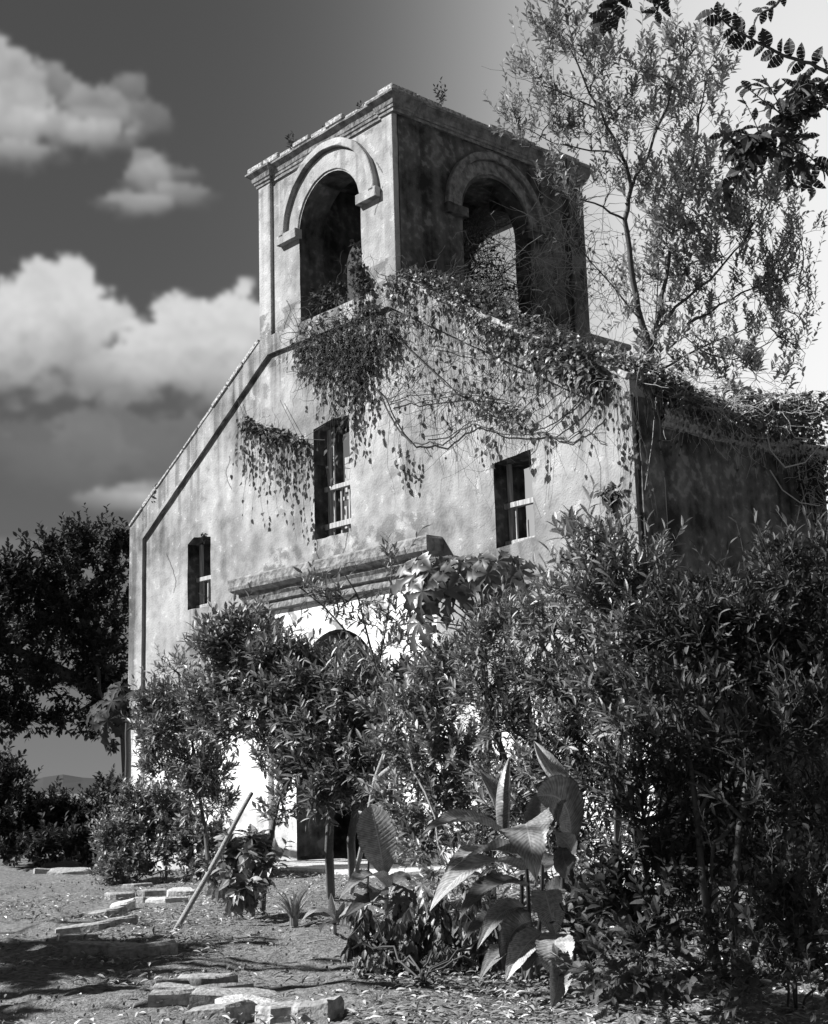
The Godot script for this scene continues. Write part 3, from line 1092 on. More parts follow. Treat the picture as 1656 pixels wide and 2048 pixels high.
func sprig(acc: Acc, l: Leaves, p: Vector3, dir: Vector3, length: float, n: int, size: float, up: float, droop: float = 0.0) -> void:
	var pts := PackedVector3Array([p])
	var d := dir.normalized()
	for k in 4:
		d = (d + Vector3(0, up * 0.3, 0) + rv(0.14)).normalized()
		pts.append(pts[k] + d * length / 4.0)
	acc.tube(pts, 0.0032, 0.0016, 3)
	var ph := rng.randf() * TAU
	for k in n:
		var s := 0.12 + 0.88 * (k + rng.randf() * 0.5) / n
		var f := clampf(s, 0.0, 0.999) * 4.0
		var q := pts[int(f)].lerp(pts[int(f) + 1], f - int(f))
		var ax := (pts[int(f) + 1] - pts[int(f)]).normalized()
		ph += 2.4
		var side := ax.cross(Vector3(0.31, 0.9, 0.2)).normalized()
		side = side.rotated(ax, ph)
		var open := lerpf(1.0, 0.35, s)
		var ld := (ax * 0.75 + side * open + Vector3(0, -droop, 0) + rv(0.15)).normalized()
		var nr := (Vector3.UP * 0.8 + ax * 0.5 - side * 0.25 + rv(0.55))
		put(l, q, ld, nr, size * rng.randf_range(0.7, 1.2) * lerpf(1.0, 0.8, s))


func limb(a: Vector3, b: Vector3, lift: float, jitter: float, n: int = 7) -> PackedVector3Array:
	var out := PackedVector3Array()
	var mid := a.lerp(b, 0.5) + Vector3(0, lift, 0) + rv(jitter)
	for k in n:
		var s := float(k) / (n - 1)
		var p := a.lerp(mid, s).lerp(mid.lerp(b, s), s)
		if k > 0 and k < n - 1:
			p += rv(jitter * 0.25)
		out.append(p)
	return out


func fill(acc: Acc, l: Leaves, limbs: Array, blobs: Array, den: float, size: float, twig: float, up: float, droop: float = 0.0, per: int = 9, shell: float = 0.45) -> void:
	# boughs from the nearest limb out into each clump, each ending in leafy twigs
	var pool := PackedVector3Array()
	for lb in limbs:
		var pts: PackedVector3Array = lb
		for k in range(pts.size() / 3, pts.size()):
			pool.append(pts[k])
	for b in blobs:
		var c: Vector3 = b[0]
		var r: Vector2 = b[1]
		var count := int(PI * r.x * r.y * den / per * (b[2] if b.size() > 2 else 1.0)) + 1
		var near := c
		var best := 1e9
		for q in pool:
			var d := q.distance_squared_to(c + Vector3(0, -r.y * 0.5, 0))
			if d < best:
				best = d
				near = q
		var hub := limb(near, c + Vector3(0, -r.y * 0.15, 0), 0.06, 0.08)
		acc.tube(hub, 0.011, 0.005, 4)
		l.tone = rng.randf_range(0.75, 1.3)
		var grown := size * rng.randf_range(0.68, 1.1)
		# long shoots that break the outline
		for j in 1 + count / 14:
			var g := in_ball().normalized()
			g.y = absf(g.y) * 0.9 + 0.1
			var tip := c + Vector3(g.x * r.x, g.y * r.y, g.z * r.x) * 0.85
			acc.tube(limb(hub[5], tip, 0.02, 0.04, 5), 0.005, 0.003, 3)
			sprig(acc, l, tip, g + Vector3(0, up * 0.8, 0) + rv(0.4), twig * rng.randf_range(1.3, 2.1), per, grown, up * 0.6, droop)
			if rng.randf() < 0.5:
				# a bare dead twig
				var e := c + Vector3(g.z * r.x, g.y * r.y * 0.6, g.x * r.x) * 0.9
				acc.tube(limb(hub[4], e + rv(0.1), 0.03, 0.06, 6), 0.004, 0.0015, 3)
		var k := 0
		while k < count:
			var g := in_ball()
			g = g.normalized() * pow(g.length(), shell)
			var tip := c + Vector3(g.x * r.x, g.y * r.y, g.z * r.x)
			var from := hub[rng.randi_range(3, 6)]
			var way := limb(from, tip, 0.02, 0.04, 5)
			acc.tube(way, 0.005, 0.0025, 3)
			var dir := (tip - from).normalized()
			for j in 3:
				if k >= count:
					break
				var s := [4, 3, 2][j] as int
				sprig(acc, l, way[s], dir + rv(0.7) + Vector3(0, up, 0), twig * rng.randf_range(0.7, 1.2), per, grown, up, droop)
				k += 1


func dress(o: Node3D, acc: Acc, stem: String, l: Leaves, leaf: String, kind: String, singles: int, stem_name: String = "branches") -> void:
	# stems as one part; the leaves nearest the path as parts of their own, the rest as one mass
	var base := o.position
	if acc.v.size():
		var sm := part(stem_name, acc.mesh(), stem, o)
		if stem_name in ["branches", "stems"]:
			sm.set_meta("kind", "stuff")
	var order := range(l.at.size())
	if singles > 0:
		var near := PackedFloat32Array()
		for t in l.at:
			near.append(t.origin.distance_to(eye) / t.basis.y.length())
		order.sort_custom(func(a: int, b: int) -> bool: return near[a] < near[b])
	var mesh := leaf_mesh(kind)
	var n := mini(singles, order.size())
	for k in n:
		var j: int = order[k]
		var m := MeshInstance3D.new()
		m.name = "leaf" if k == 0 else "leaf_%03d" % k
		m.mesh = mesh
		m.material_override = mats["%s_%d" % [leaf, 0 if l.shade[j] < 0.82 else (1 if l.shade[j] < 1.2 else 2)]]
		m.transform = l.at[j].translated(-base)
		o.add_child(m)
	if order.size() > n:
		var mm := MultiMesh.new()
		mm.transform_format = MultiMesh.TRANSFORM_3D
		mm.use_colors = true
		mm.mesh = mesh
		mm.instance_count = order.size() - n
		for k in order.size() - n:
			var j: int = order[n + k]
			mm.set_instance_transform(k, l.at[j].translated(-base))
			var c := l.shade[j]
			mm.set_instance_color(k, Color(c, c, c))
		var mi := MultiMeshInstance3D.new()
		mi.name = "foliage"
		mi.multimesh = mm
		mi.material_override = mats[leaf]
		mi.set_meta("kind", "stuff")
		o.add_child(mi)


func bush(called: String, label: String, category: String, group: String, foot: Vector3, blobs: Array, q: Dictionary) -> Node3D:
	var acc := Acc.new()
	acc.base = foot
	var l := Leaves.new()
	var limbs := []
	var stems: Array = q.get("trunks", [])
	for b in blobs:
		b[1] = b[1] * 0.92
	for st in stems:
		var pts := PackedVector3Array(st)
		acc.tube(pts, q.get("girth", 0.03), q.get("girth", 0.03) * 0.55, 6)
		limbs.append(pts)
	for b in blobs:
		if rng.randf() > q.get("limbs", 0.6):
			continue
		var from := foot
		if stems.size():
			var st: Array = stems[rng.randi() % stems.size()]
			from = st[rng.randi_range(st.size() / 2, st.size() - 1)]
		var c: Vector3 = b[0]
		var pts := limb(from + rv(0.04) * Vector3(1, 0.2, 1), c, 0.15, 0.12, 8)
		acc.tube(pts, q.get("girth", 0.03) * 0.5, 0.008, 5)
		limbs.append(pts)
	fill(acc, l, limbs, blobs, q.get("den", 2000.0) * q.get("thick", 2.2), q.get("size", 0.12), q.get("twig", 0.22), q.get("up", 0.5), q.get("droop", 0.0), q.get("per", 9), q.get("shell", 0.7))
	var o := thing(called, label, category, foot, group)
	dress(o, acc, q.get("stem", "stem"), l, q.get("leaf", "leaf"), q.get("kind", "lance"), q.get("singles", 0))
	return o


# ---------------------------------------------------------------- big single leaves

func canna_leaf(a: Vector3, ctrl: Vector3, b: Vector3, wide: float, face: Vector3, fold: float, roll: float = 0.0, full: bool = false) -> ArrayMesh:
	# a long paddle with a strong midrib and pleated side veins; its upper side looks along face
	var n := 44
	var m := 6
	var v := PackedVector3Array()
	var nr := PackedVector3Array()
	var uv := PackedVector2Array()
	var idx := PackedInt32Array()
	var w := 2 * m + 1
	for k in n + 1:
		var s := float(k) / n
		var c := a.lerp(ctrl, s).lerp(ctrl.lerp(b, s), s)
		var t := ((ctrl - a) * (1.0 - s) + (b - ctrl) * s).normalized()
		var x := t.cross(face)
		if x.length() < 0.01:
			x = t.cross(Vector3(0.2, 0.3, 0.9))
		x = x.normalized()
		var z := x.cross(t).normalized()
		var half := wide * 0.5 * 2.6 * pow(s * 0.985 + 0.012, 0.52) * pow(1.0 - s * 0.995, 0.95)
		if full:
			half = wide * 0.5 * 2.62 * pow(s * 0.985 + 0.012, 0.85) * pow(1.0 - s * 0.995, 0.55)
		for j in range(-m, m + 1):
			var u := float(j) / m
			var au := absf(u)
			var ang := (fold + roll * au) * au
			var out := half * u * (1.0 - (0.10 * maxf(0.0, sin(s * 47.0 + (3.0 if u > 0.0 else 0.0)) * sin(s * 19.0 + wide * 60.0)) if au > 0.95 else 0.0))
			uv.append(Vector2(u * 0.5 + 0.5, s))
			# pleats run out and forward from the midrib
			var pleat := sin((s * 34.0 - au * 5.0) * TAU * 0.5) * 0.0016 * smoothstep(0.0, 0.15, au) * (half / 0.06)
			var wave := (sin(s * 9.0 + u * 2.0) * 0.07 + sin(s * 23.0 + u * 7.0) * 0.03) * half * au
			v.append(c + x * out * cos(ang) + z * (absf(out) * sin(ang) + pleat + wave - (0.004 if j == 0 else 0.0)))
	for k in n + 1:
		for j in w:
			var p := v[k * w + mini(j + 1, w - 1)] - v[k * w + maxi(j - 1, 0)]
			var q := v[mini(k + 1, n) * w + j] - v[maxi(k - 1, 0) * w + j]
			nr.append(p.cross(q).normalized())
	for k in n:
		for j in w - 1:
			var p := k * w + j
			idx.append_array([p, p + w, p + w + 1, p, p + w + 1, p + 1])
	var arr := []
	arr.resize(Mesh.ARRAY_MAX)
	arr[Mesh.ARRAY_VERTEX] = v
	arr[Mesh.ARRAY_NORMAL] = nr
	arr[Mesh.ARRAY_TEX_UV] = uv
	arr[Mesh.ARRAY_INDEX] = idx
	var mesh := ArrayMesh.new()
	mesh.add_surface_from_arrays(Mesh.PRIMITIVE_TRIANGLES, arr)
	return mesh


func canna(called: String, label: String, foot: Vector3, stems: Array, leaves: Array) -> void:
	var o := thing(called, label, "plant", foot)
	for st in stems:
		var a := Acc.new()
		a.base = foot
		var pts := PackedVector3Array(st)
		a.tube(limb(pts[0], pts[1], 0.0, 0.02, 8), 0.017, 0.011, 7)
		part("stalk", a.mesh(), "canna_leaf_0", o)
	for q in leaves:
		var p0: Vector3 = q[0] - foot
		var p1: Vector3 = q[1] - foot
		var p2: Vector3 = q[2] - foot
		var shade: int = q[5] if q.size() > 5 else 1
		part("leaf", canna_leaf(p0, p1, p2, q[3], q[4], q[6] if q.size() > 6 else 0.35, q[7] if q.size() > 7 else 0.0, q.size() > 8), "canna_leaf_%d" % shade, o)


func palmate_mesh(sd: int, lobes: int = 7) -> ArrayMesh:
	# a deeply cut, many-fingered leaf of unit radius in the xy plane, its upper side towards +z, its stalk coming from -y
	var key := "palm%d" % sd
	if shapes.has(key):
		return shapes[key]
	var r := RandomNumberGenerator.new()
	r.seed = sd
	var t := PackedVector3Array()
	var rim := PackedVector3Array()
	for k in lobes:
		var a := deg_to_rad(lerpf(-140.0, 140.0, float(k) / (lobes - 1)) + r.randf_range(-5, 5))
		var reach := lerpf(1.0, 0.62, absf(float(k) / (lobes - 1) - 0.5) * 2.0) * r.randf_range(0.88, 1.08)
		var d := Vector2(sin(a), cos(a))
		var side := Vector2(d.y, -d.x)
		for s in [[0.22, -0.065], [0.40, -0.075], [0.52, -0.19], [0.57, -0.09], [0.72, -0.17], [0.80, -0.055], [1.0, 0.0], [0.80, 0.055], [0.74, 0.17], [0.59, 0.09], [0.54, 0.19], [0.42, 0.075], [0.22, 0.065]]:
			var q: Vector2 = d * s[0] * reach + side * s[1]
			var len := q.length()
			rim.append(Vector3(q.x, q.y, -0.75 * len * len + absf(s[1]) * 0.35))
	var c := Vector3(0, 0, 0.0)
	for k in lobes:
		# each finger as a fan along its midrib
		var f := k * 13
		var tip := rim[f + 6]
		var mids := []
		for m in 7:
			var lo := rim[f + m]
			var hi := rim[f + 12 - m]
			var mm := (lo + hi) / 2.0
			mm.z -= 0.03
			mids.append(mm)
		for m in 6:
			quad(t, rim[f + m], rim[f + m + 1], mids[m + 1], mids[m], Vector3(0, 0, 1))
			quad(t, rim[f + 12 - m], rim[f + 11 - m], mids[m + 1], mids[m], Vector3(0, 0, 1))
		t.append_array([c, rim[f], mids[0]])
		t.append_array([c, mids[0], rim[f + 12]])
		if k < lobes - 1:
			t.append_array([c, rim[f + 12], rim[f + 13]])
	var st := SurfaceTool.new()
	st.begin(Mesh.PRIMITIVE_TRIANGLES)
	st.set_smooth_group(0)
	for p in t:
		st.add_vertex(p)
	st.index()
	st.generate_normals()
	shapes[key] = st.commit()
	return shapes[key]


func papaya(label: String, foot: Vector3, crown: Vector3, girth: float, leaves: Array, shade: int, lobes: int = 7) -> void:
	var o := thing("papaya_plant", label, "plant", foot)
	var a := Acc.new()
	a.base = foot
	a.tube(limb(foot, crown, 0.0, 0.04, 9), girth, girth * 0.6, 8)
	part("trunk", a.mesh(), "stem", o)
	var k := 0
	for q in leaves:
		var hub: Vector3 = q[0]
		var s := Acc.new()
		s.base = foot
		s.tube(limb(crown + Vector3(0, -rng.randf() * 0.12, 0), hub, 0.05, 0.02, 7), 0.008, 0.005, 5)
		part("leaf_stalk", s.mesh(), "stem", o)
		var y: Vector3 = (q[1] - hub).normalized()
		var x := y.cross(q[3] if q.size() > 3 else (Vector3.UP * 0.6 + (eye - hub).normalized() * 0.5)).normalized()
		var z := x.cross(y)
		var sz: float = q[2]
		part("leaf", palmate_mesh(500 + k % 4, lobes), ("papaya_leaf_%d" % shade if shade >= 0 else "dark_leaf_2"), o, Transform3D(Basis(x * sz, y * sz, z * sz), hub - foot))
		k += 1


func grass_tuft(label: String, foot: Vector3, n: int, reach: float, high: float, wide: float) -> void:
	var o := thing("grass_tuft", label, "grass", foot, "")
	for k in n:
		var a := rng.randf() * TAU
		var far := reach * rng.randf_range(0.4, 1.0)
		var hh := high * rng.randf_range(0.6, 1.0)
		var d := Vector3(cos(a), 0, sin(a))
		var t := PackedVector3Array()
		var side := d.cross(Vector3.UP) * wide * 0.5
		var last := d * 0.02 + rv(0.02)
		last.y = -0.01
		for j in range(1, 9):
			var s := j / 8.0
			var p := d * (0.02 + far * pow(s, 1.4)) + Vector3(0, hh * (1.9 * s - 1.25 * s * s), 0)
			var w0 := side * (1.0 - pow((j - 1) / 8.0, 2.0))
			var w1 := side * (1.0 - pow(s, 2.0))
			quad(t, last - w0, last + w0, p + w1, p - w1, Vector3.UP)
			last = p
		part("blade", flat_mesh(t), "blade_%d" % (k % 3), o)


# ---------------------------------------------------------------- plants

func plants() -> void:
	var big := "shrubs growing wild in front of the church"
	# --- far left
	bush("dark_tree", "broad dark tree left of the church, low boughs arching over a gap of sky", "tree", "", Vector3(-14.545, -0.220, -8.295),
		[[Vector3(-5.749, 6.292, -1.583), Vector2(0.675, 0.563)], [Vector3(-5.266, 6.493, -2.067), Vector2(0.675, 0.507)], [Vector3(-4.959, 6.090, -2.531), Vector2(0.405, 0.675)], [Vector3(-6.378, 5.653, -1.062), Vector2(0.788, 0.563)], [Vector3(-6.787, 5.893, -0.531), Vector2(0.619, 0.507)], [Vector3(-5.765, 5.292, -1.858), Vector2(0.901, 0.675)], [Vector3(-5.207, 5.044, -2.558), Vector2(0.563, 0.675)], [Vector3(-6.766, 4.668, -0.915), Vector2(0.901, 0.675)], [Vector3(-6.153, 4.308, -1.711), Vector2(0.901, 0.675)], [Vector3(-5.521, 4.057, -2.495), Vector2(0.675, 0.675)], [Vector3(-6.782, 3.668, -1.190), Vector2(0.788, 0.563)], [Vector3(-6.150, 3.417, -1.974), Vector2(0.675, 0.450)], [Vector3(-5.593, 3.170, -2.674), Vector2(0.563, 0.450)], [Vector3(-7.170, 2.906, -0.976), Vector2(0.563, 0.450)], [Vector3(-6.873, 2.671, -1.380), Vector2(0.563, 0.248)], [Vector3(-6.353, 2.648, -1.972), Vector2(0.563, 0.248)], [Vector3(-5.963, 2.519, -2.449), Vector2(0.338, 0.203)], [Vector3(-7.262, 2.576, -0.970), Vector2(0.450, 0.270)], [Vector3(-4.861, 2.303, -2.219), Vector2(0.283, 0.370)], [Vector3(-7.565, 4.815, 0.027), Vector2(1.013, 1.238)], [Vector3(-7.691, 3.152, -0.319), Vector2(0.675, 0.563)]],
		{"trunks": [[Vector3(-14.545, -0.220, -8.295), Vector3(-5.622, 1.280, -3.196), Vector3(-5.502, 2.276, -3.039), Vector3(-5.463, 3.276, -2.789), Vector3(-5.633, 4.285, -2.303), Vector3(-5.765, 5.292, -1.858)], [Vector3(-5.502, 2.276, -3.039), Vector3(-5.741, 3.177, -2.505), Vector3(-6.244, 3.755, -1.770), Vector3(-6.839, 4.227, -0.962), Vector3(-7.489, 4.367, -0.189)]], "girth": 0.16, "den": 400.0, "size": 0.19, "twig": 0.34, "kind": "broad", "leaf": "far_leaf", "stem": "bark", "limbs": 0.9})
	bush("bush", "low dark bush at the left edge beyond the path, under the hill", "bush", "dark bushes at the end of the path", Vector3(-5.320, -0.223, -0.474), [[Vector3(-2.656, 0.943, 1.037), Vector2(0.661, 0.472)], [Vector3(-2.266, 0.646, 0.511), Vector2(0.472, 0.397)], [Vector3(-2.647, 0.243, 0.821), Vector2(0.755, 0.425)], [Vector3(-2.999, 1.145, 1.482), Vector2(0.567, 0.567)], [Vector3(-2.266, 0.401, 1.205), Vector2(0.556, 0.463)], [Vector3(-1.603, 0.048, 1.123), Vector2(0.635, 0.272)]], {"den": 800.0, "size": 0.15, "kind": "broad", "leaf": "far_leaf", "girth": 0.03})
	bush("bush", "dark bush below the gap of sky, between the left edge and the dark trunk", "bush", "dark bushes at the end of the path", Vector3(-4.401, -0.228, -1.250), [[Vector3(-2.552, 0.611, 0.055), Vector2(0.481, 0.250)], [Vector3(-2.247, 0.521, -0.314), Vector2(0.481, 0.269)], [Vector3(-2.071, 0.311, 0.193), Vector2(0.567, 0.425)], [Vector3(-1.690, 0.341, -0.228), Vector2(0.378, 0.378)], [Vector3(-1.908, 0.537, 0.076), Vector2(0.567, 0.378)], [Vector3(-0.937, 0.063, 0.377), Vector2(0.545, 0.272)], [Vector3(-1.229, 0.121, 0.723), Vector2(0.454, 0.272)]], {"den": 800.0, "size": 0.15, "kind": "broad", "leaf": "far_leaf", "girth": 0.03})
	bush("bush", "tall dark bush at the far left edge whose top breaks the skyline", "bush", "dark bushes at the end of the path", Vector3(-8.635, -0.220, -1.632), [[Vector3(-3.659, 1.473, 0.787), Vector2(0.392, 0.294)], [Vector3(-3.941, 0.952, 0.951), Vector2(0.588, 0.588)], [Vector3(-3.521, 1.321, 0.588), Vector2(0.294, 0.235)]], {"den": 800.0, "size": 0.15, "kind": "broad", "leaf": "far_leaf", "girth": 0.03})
	bush("bush", "dark bush against the foot of the dark trunk beside the church", "bush", "dark bushes at the end of the path", Vector3(-4.410, -0.226, -2.125), [[Vector3(-0.969, 0.984, -0.083), Vector2(0.333, 0.370)], [Vector3(-0.481, 0.447, -0.023), Vector2(0.327, 0.409)]], {"den": 800.0, "size": 0.13, "kind": "broad", "leaf": "far_leaf", "girth": 0.03})
	# --- the tree beside the path, out of view on the left, that shades the foreground
	bush("shade_tree", "tall spreading tree left of the path whose shadow lies across the foreground", "tree", "", Vector3(7.0, -0.25, 15.0),
		[[Vector3(7.5, 4.4, 12.2), Vector2(0.85, 0.25), 4.5], [Vector3(8.3, 4.4, 11.65), Vector2(0.75, 0.2), 4.5], [Vector3(8.7, 4.4, 11.05), Vector2(0.25, 0.1)], [Vector3(9.2, 4.35, 12.4), Vector2(0.75, 0.16), 4.5], [Vector3(8.4, 4.5, 12.9), Vector2(0.8, 0.2), 4.5], [Vector3(10.2, 4.33, 13.5), Vector2(0.75, 0.14), 1.5], [Vector3(5.9, 4.4, 10.9), Vector2(0.7, 0.08)],
		[Vector3(13.9, 6.2, 12.3), Vector2(0.6, 0.22)], [Vector3(13.9, 6.2, 13.1), Vector2(0.55, 0.2)], [Vector3(14.1, 6.2, 11.2), Vector2(0.55, 0.2)], [Vector3(14.5, 6.2, 12.8), Vector2(0.55, 0.2)], [Vector3(14.6, 6.3, 11.8), Vector2(0.5, 0.2)]],  # clumps added out of view to shade the shrubs at the right
		{"trunks": [[Vector3(7.0, -0.25, 15.0), Vector3(7.0, 2.0, 14.7), Vector3(7.4, 4.2, 13.6), Vector3(7.8, 4.6, 12.6)], [Vector3(7.2, 3.2, 14.2), Vector3(10.5, 6.2, 13.6), Vector3(13.6, 6.2, 12.4)]], "girth": 0.13, "den": 170.0, "size": 0.22, "twig": 0.26, "kind": "broad", "leaf": "far_leaf", "stem": "bark", "limbs": 0.6})
	# --- at the left of the front
	bush("bush", "round small-leaved bush in sun at the left corner of the church", "bush", big, Vector3(4.661, -0.207, 2.665), [[Vector3(4.446, 0.311, 2.828), Vector2(0.283, 0.354)], [Vector3(4.502, 0.569, 2.380), Vector2(0.395, 0.360)], [Vector3(4.781, 0.521, 2.053), Vector2(0.324, 0.324)], [Vector3(4.785, 0.010, 2.818), Vector2(0.349, 0.237)], [Vector3(4.962, 0.192, 2.366), Vector2(0.352, 0.282)], [Vector3(5.369, 0.286, 2.089), Vector2(0.315, 0.315)], [Vector3(5.645, -0.043, 2.142), Vector2(0.248, 0.207)], [Vector3(5.040, 0.915, 2.336), Vector2(0.312, 0.255)], [Vector3(4.490, 0.924, 2.499), Vector2(0.288, 0.216)], [Vector3(4.423, -0.098, 2.888), Vector2(0.211, 0.169)], [Vector3(5.838, 0.289, 2.022), Vector2(0.207, 0.276)]], {"den": 2300.0, "size": 0.095, "twig": 0.16, "kind": "broad", "leaf": "leaf", "girth": 0.02})
	bush("shrub", "leafy shrub climbing the white wall below the left window, its shadow on the wall", "shrub", big, Vector3(6.423, -0.179, 2.485), [[Vector3(5.482, 2.253, 2.693), Vector2(0.293, 0.237)], [Vector3(5.959, 2.262, 2.465), Vector2(0.345, 0.276)], [Vector3(6.405, 1.899, 2.470), Vector2(0.304, 0.338)], [Vector3(5.658, 1.832, 2.677), Vector2(0.345, 0.276)], [Vector3(5.975, 1.446, 2.514), Vector2(0.341, 0.307)], [Vector3(5.511, 1.361, 2.704), Vector2(0.221, 0.193)], [Vector3(6.306, 1.302, 2.407), Vector2(0.216, 0.270)], [Vector3(5.943, 0.976, 2.413), Vector2(0.300, 0.273)], [Vector3(5.693, 2.692, 2.583), Vector2(0.209, 0.139), 0.50], [Vector3(6.329, 0.901, 2.263), Vector2(0.162, 0.203)], [Vector3(5.316, 1.812, 2.750), Vector2(0.209, 0.279)]], {"den": 1900.0, "size": 0.13, "kind": "lance", "singles": 120, "trunks": [[Vector3(6.423, -0.179, 2.485), Vector3(5.955, 0.503, 2.260), Vector3(5.998, 1.176, 2.409), Vector3(5.966, 1.920, 2.510)]]})
	papaya("dark papaya with fingered leaves on long stalks against the left edge of the church", Vector3(-2.151, -0.274, -1.158), Vector3(4.018, 2.236, 2.341), 0.07,
		[[Vector3(3.877, 2.375, 2.540), Vector3(3.739, 2.027, 2.747), 0.42], [Vector3(4.431, 2.397, 2.230), Vector3(4.683, 2.202, 2.043), 0.42], [Vector3(3.715, 2.590, 2.326), Vector3(3.790, 2.396, 2.491), 0.36], [Vector3(4.054, 2.085, 2.716), Vector3(4.001, 1.653, 2.803), 0.42], [Vector3(4.530, 2.063, 2.328), Vector3(4.703, 1.695, 2.178), 0.4], [Vector3(4.224, 2.518, 2.346), Vector3(4.653, 2.559, 2.488), 0.36], [Vector3(3.593, 2.257, 2.672), Vector3(3.383, 2.044, 2.845), 0.4], [Vector3(4.600, 2.535, 2.080), Vector3(4.791, 2.505, 1.856), 0.4]], -1)
	# --- before the door
	bush("shrub", "tall shrub left of the door with a leaning forked trunk behind the pole", "shrub", big, Vector3(10.260, -0.217, 4.343),
		[[Vector3(10.041, 2.563, 4.709), Vector2(0.212, 0.180)], [Vector3(10.271, 2.679, 4.483), Vector2(0.292, 0.159)], [Vector3(10.547, 2.383, 4.392), Vector2(0.230, 0.178)], [Vector3(10.195, 2.342, 4.623), Vector2(0.342, 0.232)], [Vector3(10.689, 2.228, 4.495), Vector2(0.309, 0.258)], [Vector3(9.924, 1.966, 4.665), Vector2(0.254, 0.233)], [Vector3(10.397, 1.912, 4.576), Vector2(0.312, 0.234)], [Vector3(10.814, 1.864, 4.400), Vector2(0.256, 0.256)], [Vector3(9.992, 1.632, 4.490), Vector2(0.265, 0.159)], [Vector3(10.618, 1.493, 4.358), Vector2(0.232, 0.206)], [Vector3(10.847, 1.157, 4.309), Vector2(0.183, 0.229)], [Vector3(10.365, 1.298, 4.433), Vector2(0.145, 0.135), 0.60], [Vector3(10.692, 0.838, 4.389), Vector2(0.132, 0.173), 0.70]],
		{"trunks": [[Vector3(10.260, -0.217, 4.343), Vector3(10.389, 0.228, 4.398), Vector3(10.507, 0.628, 4.383), Vector3(10.556, 1.077, 4.306), Vector3(10.559, 1.638, 4.314), Vector3(10.450, 2.108, 4.421)], [Vector3(10.556, 1.077, 4.306), Vector3(10.809, 1.525, 4.307), Vector3(10.909, 1.926, 4.311)]], "girth": 0.034, "stem": "bark", "den": 2000.0, "size": 0.13, "kind": "oval", "singles": 220, "up": 0.55})
	bush("shrub", "dense shrub straight before the door arch with a thick dark trunk", "shrub", big, Vector3(9.350, -0.195, 2.743),
		[[Vector3(11.057, 2.278, 4.095), Vector2(0.309, 0.134)], [Vector3(11.415, 2.202, 3.976), Vector2(0.254, 0.132)], [Vector3(11.095, 2.041, 4.290), Vector2(0.315, 0.264)], [Vector3(11.501, 2.001, 4.128), Vector2(0.341, 0.271)], [Vector3(11.273, 1.630, 4.276), Vector2(0.341, 0.271)], [Vector3(11.688, 1.577, 4.099), Vector2(0.272, 0.267)], [Vector3(11.174, 1.238, 4.271), Vector2(0.251, 0.231)], [Vector3(11.556, 1.177, 4.130), Vector2(0.257, 0.247)], [Vector3(11.903, 1.240, 4.065), Vector2(0.195, 0.234)], [Vector3(11.231, 0.894, 4.259), Vector2(0.239, 0.179), 0.80], [Vector3(11.656, 0.909, 4.093), Vector2(0.216, 0.196), 0.80], [Vector3(10.949, 1.670, 4.345), Vector2(0.224, 0.224)], [Vector3(10.827, 2.136, 4.311), Vector2(0.206, 0.206)], [Vector3(11.989, 1.936, 4.019), Vector2(0.245, 0.245)]],
		{"trunks": [[Vector3(9.350, -0.195, 2.743), Vector3(11.181, 0.429, 4.180), Vector3(11.194, 0.915, 4.154), Vector3(11.318, 1.504, 4.187), Vector3(11.208, 2.011, 4.153)], [Vector3(8.444, -0.147, 1.688), Vector3(11.261, 0.516, 3.962), Vector3(11.498, 1.103, 4.021), Vector3(11.652, 1.736, 4.033)]], "girth": 0.05, "stem": "bark", "den": 2000.0, "size": 0.135, "singles": 260})
	bush("shrub", "spindly shrub whose few shoots rise before the white wall over the door arch", "shrub", big, Vector3(9.667, -0.192, 2.459),
		[[Vector3(11.524, 2.960, 4.690), Vector2(0.198, 0.079), 0.80], [Vector3(11.658, 2.881, 4.515), Vector2(0.178, 0.089), 0.90], [Vector3(11.834, 2.767, 4.437), Vector2(0.167, 0.108), 0.90], [Vector3(11.999, 2.881, 4.285), Vector2(0.088, 0.157), 0.80], [Vector3(12.258, 3.052, 4.197), Vector2(0.068, 0.195), 1.00], [Vector3(12.061, 2.580, 4.281), Vector2(0.195, 0.107), 0.50], [Vector3(11.606, 2.664, 4.511), Vector2(0.148, 0.069), 0.60], [Vector3(12.277, 2.538, 4.179), Vector2(0.087, 0.164), 0.70], [Vector3(12.212, 2.732, 4.308), Vector2(0.116, 0.116), 0.60], [Vector3(12.185, 2.375, 4.234), Vector2(0.241, 0.126), 0.80]],
		{"trunks": [[Vector3(9.667, -0.192, 2.459), Vector3(11.853, 0.910, 4.178), Vector3(11.942, 1.767, 4.176), Vector3(12.053, 2.243, 4.190), Vector3(12.165, 2.623, 4.176), Vector3(12.273, 3.099, 4.194)], [Vector3(12.013, 2.197, 4.222), Vector3(11.935, 2.593, 4.272), Vector3(11.935, 2.884, 4.358), Vector3(11.886, 3.080, 4.471)], [Vector3(12.005, 2.245, 4.245), Vector3(11.720, 2.561, 4.352), Vector3(11.626, 2.785, 4.524), Vector3(11.495, 2.986, 4.730)]], "girth": 0.012, "den": 650.0, "size": 0.125, "limbs": 0.0, "per": 7, "twig": 0.26})
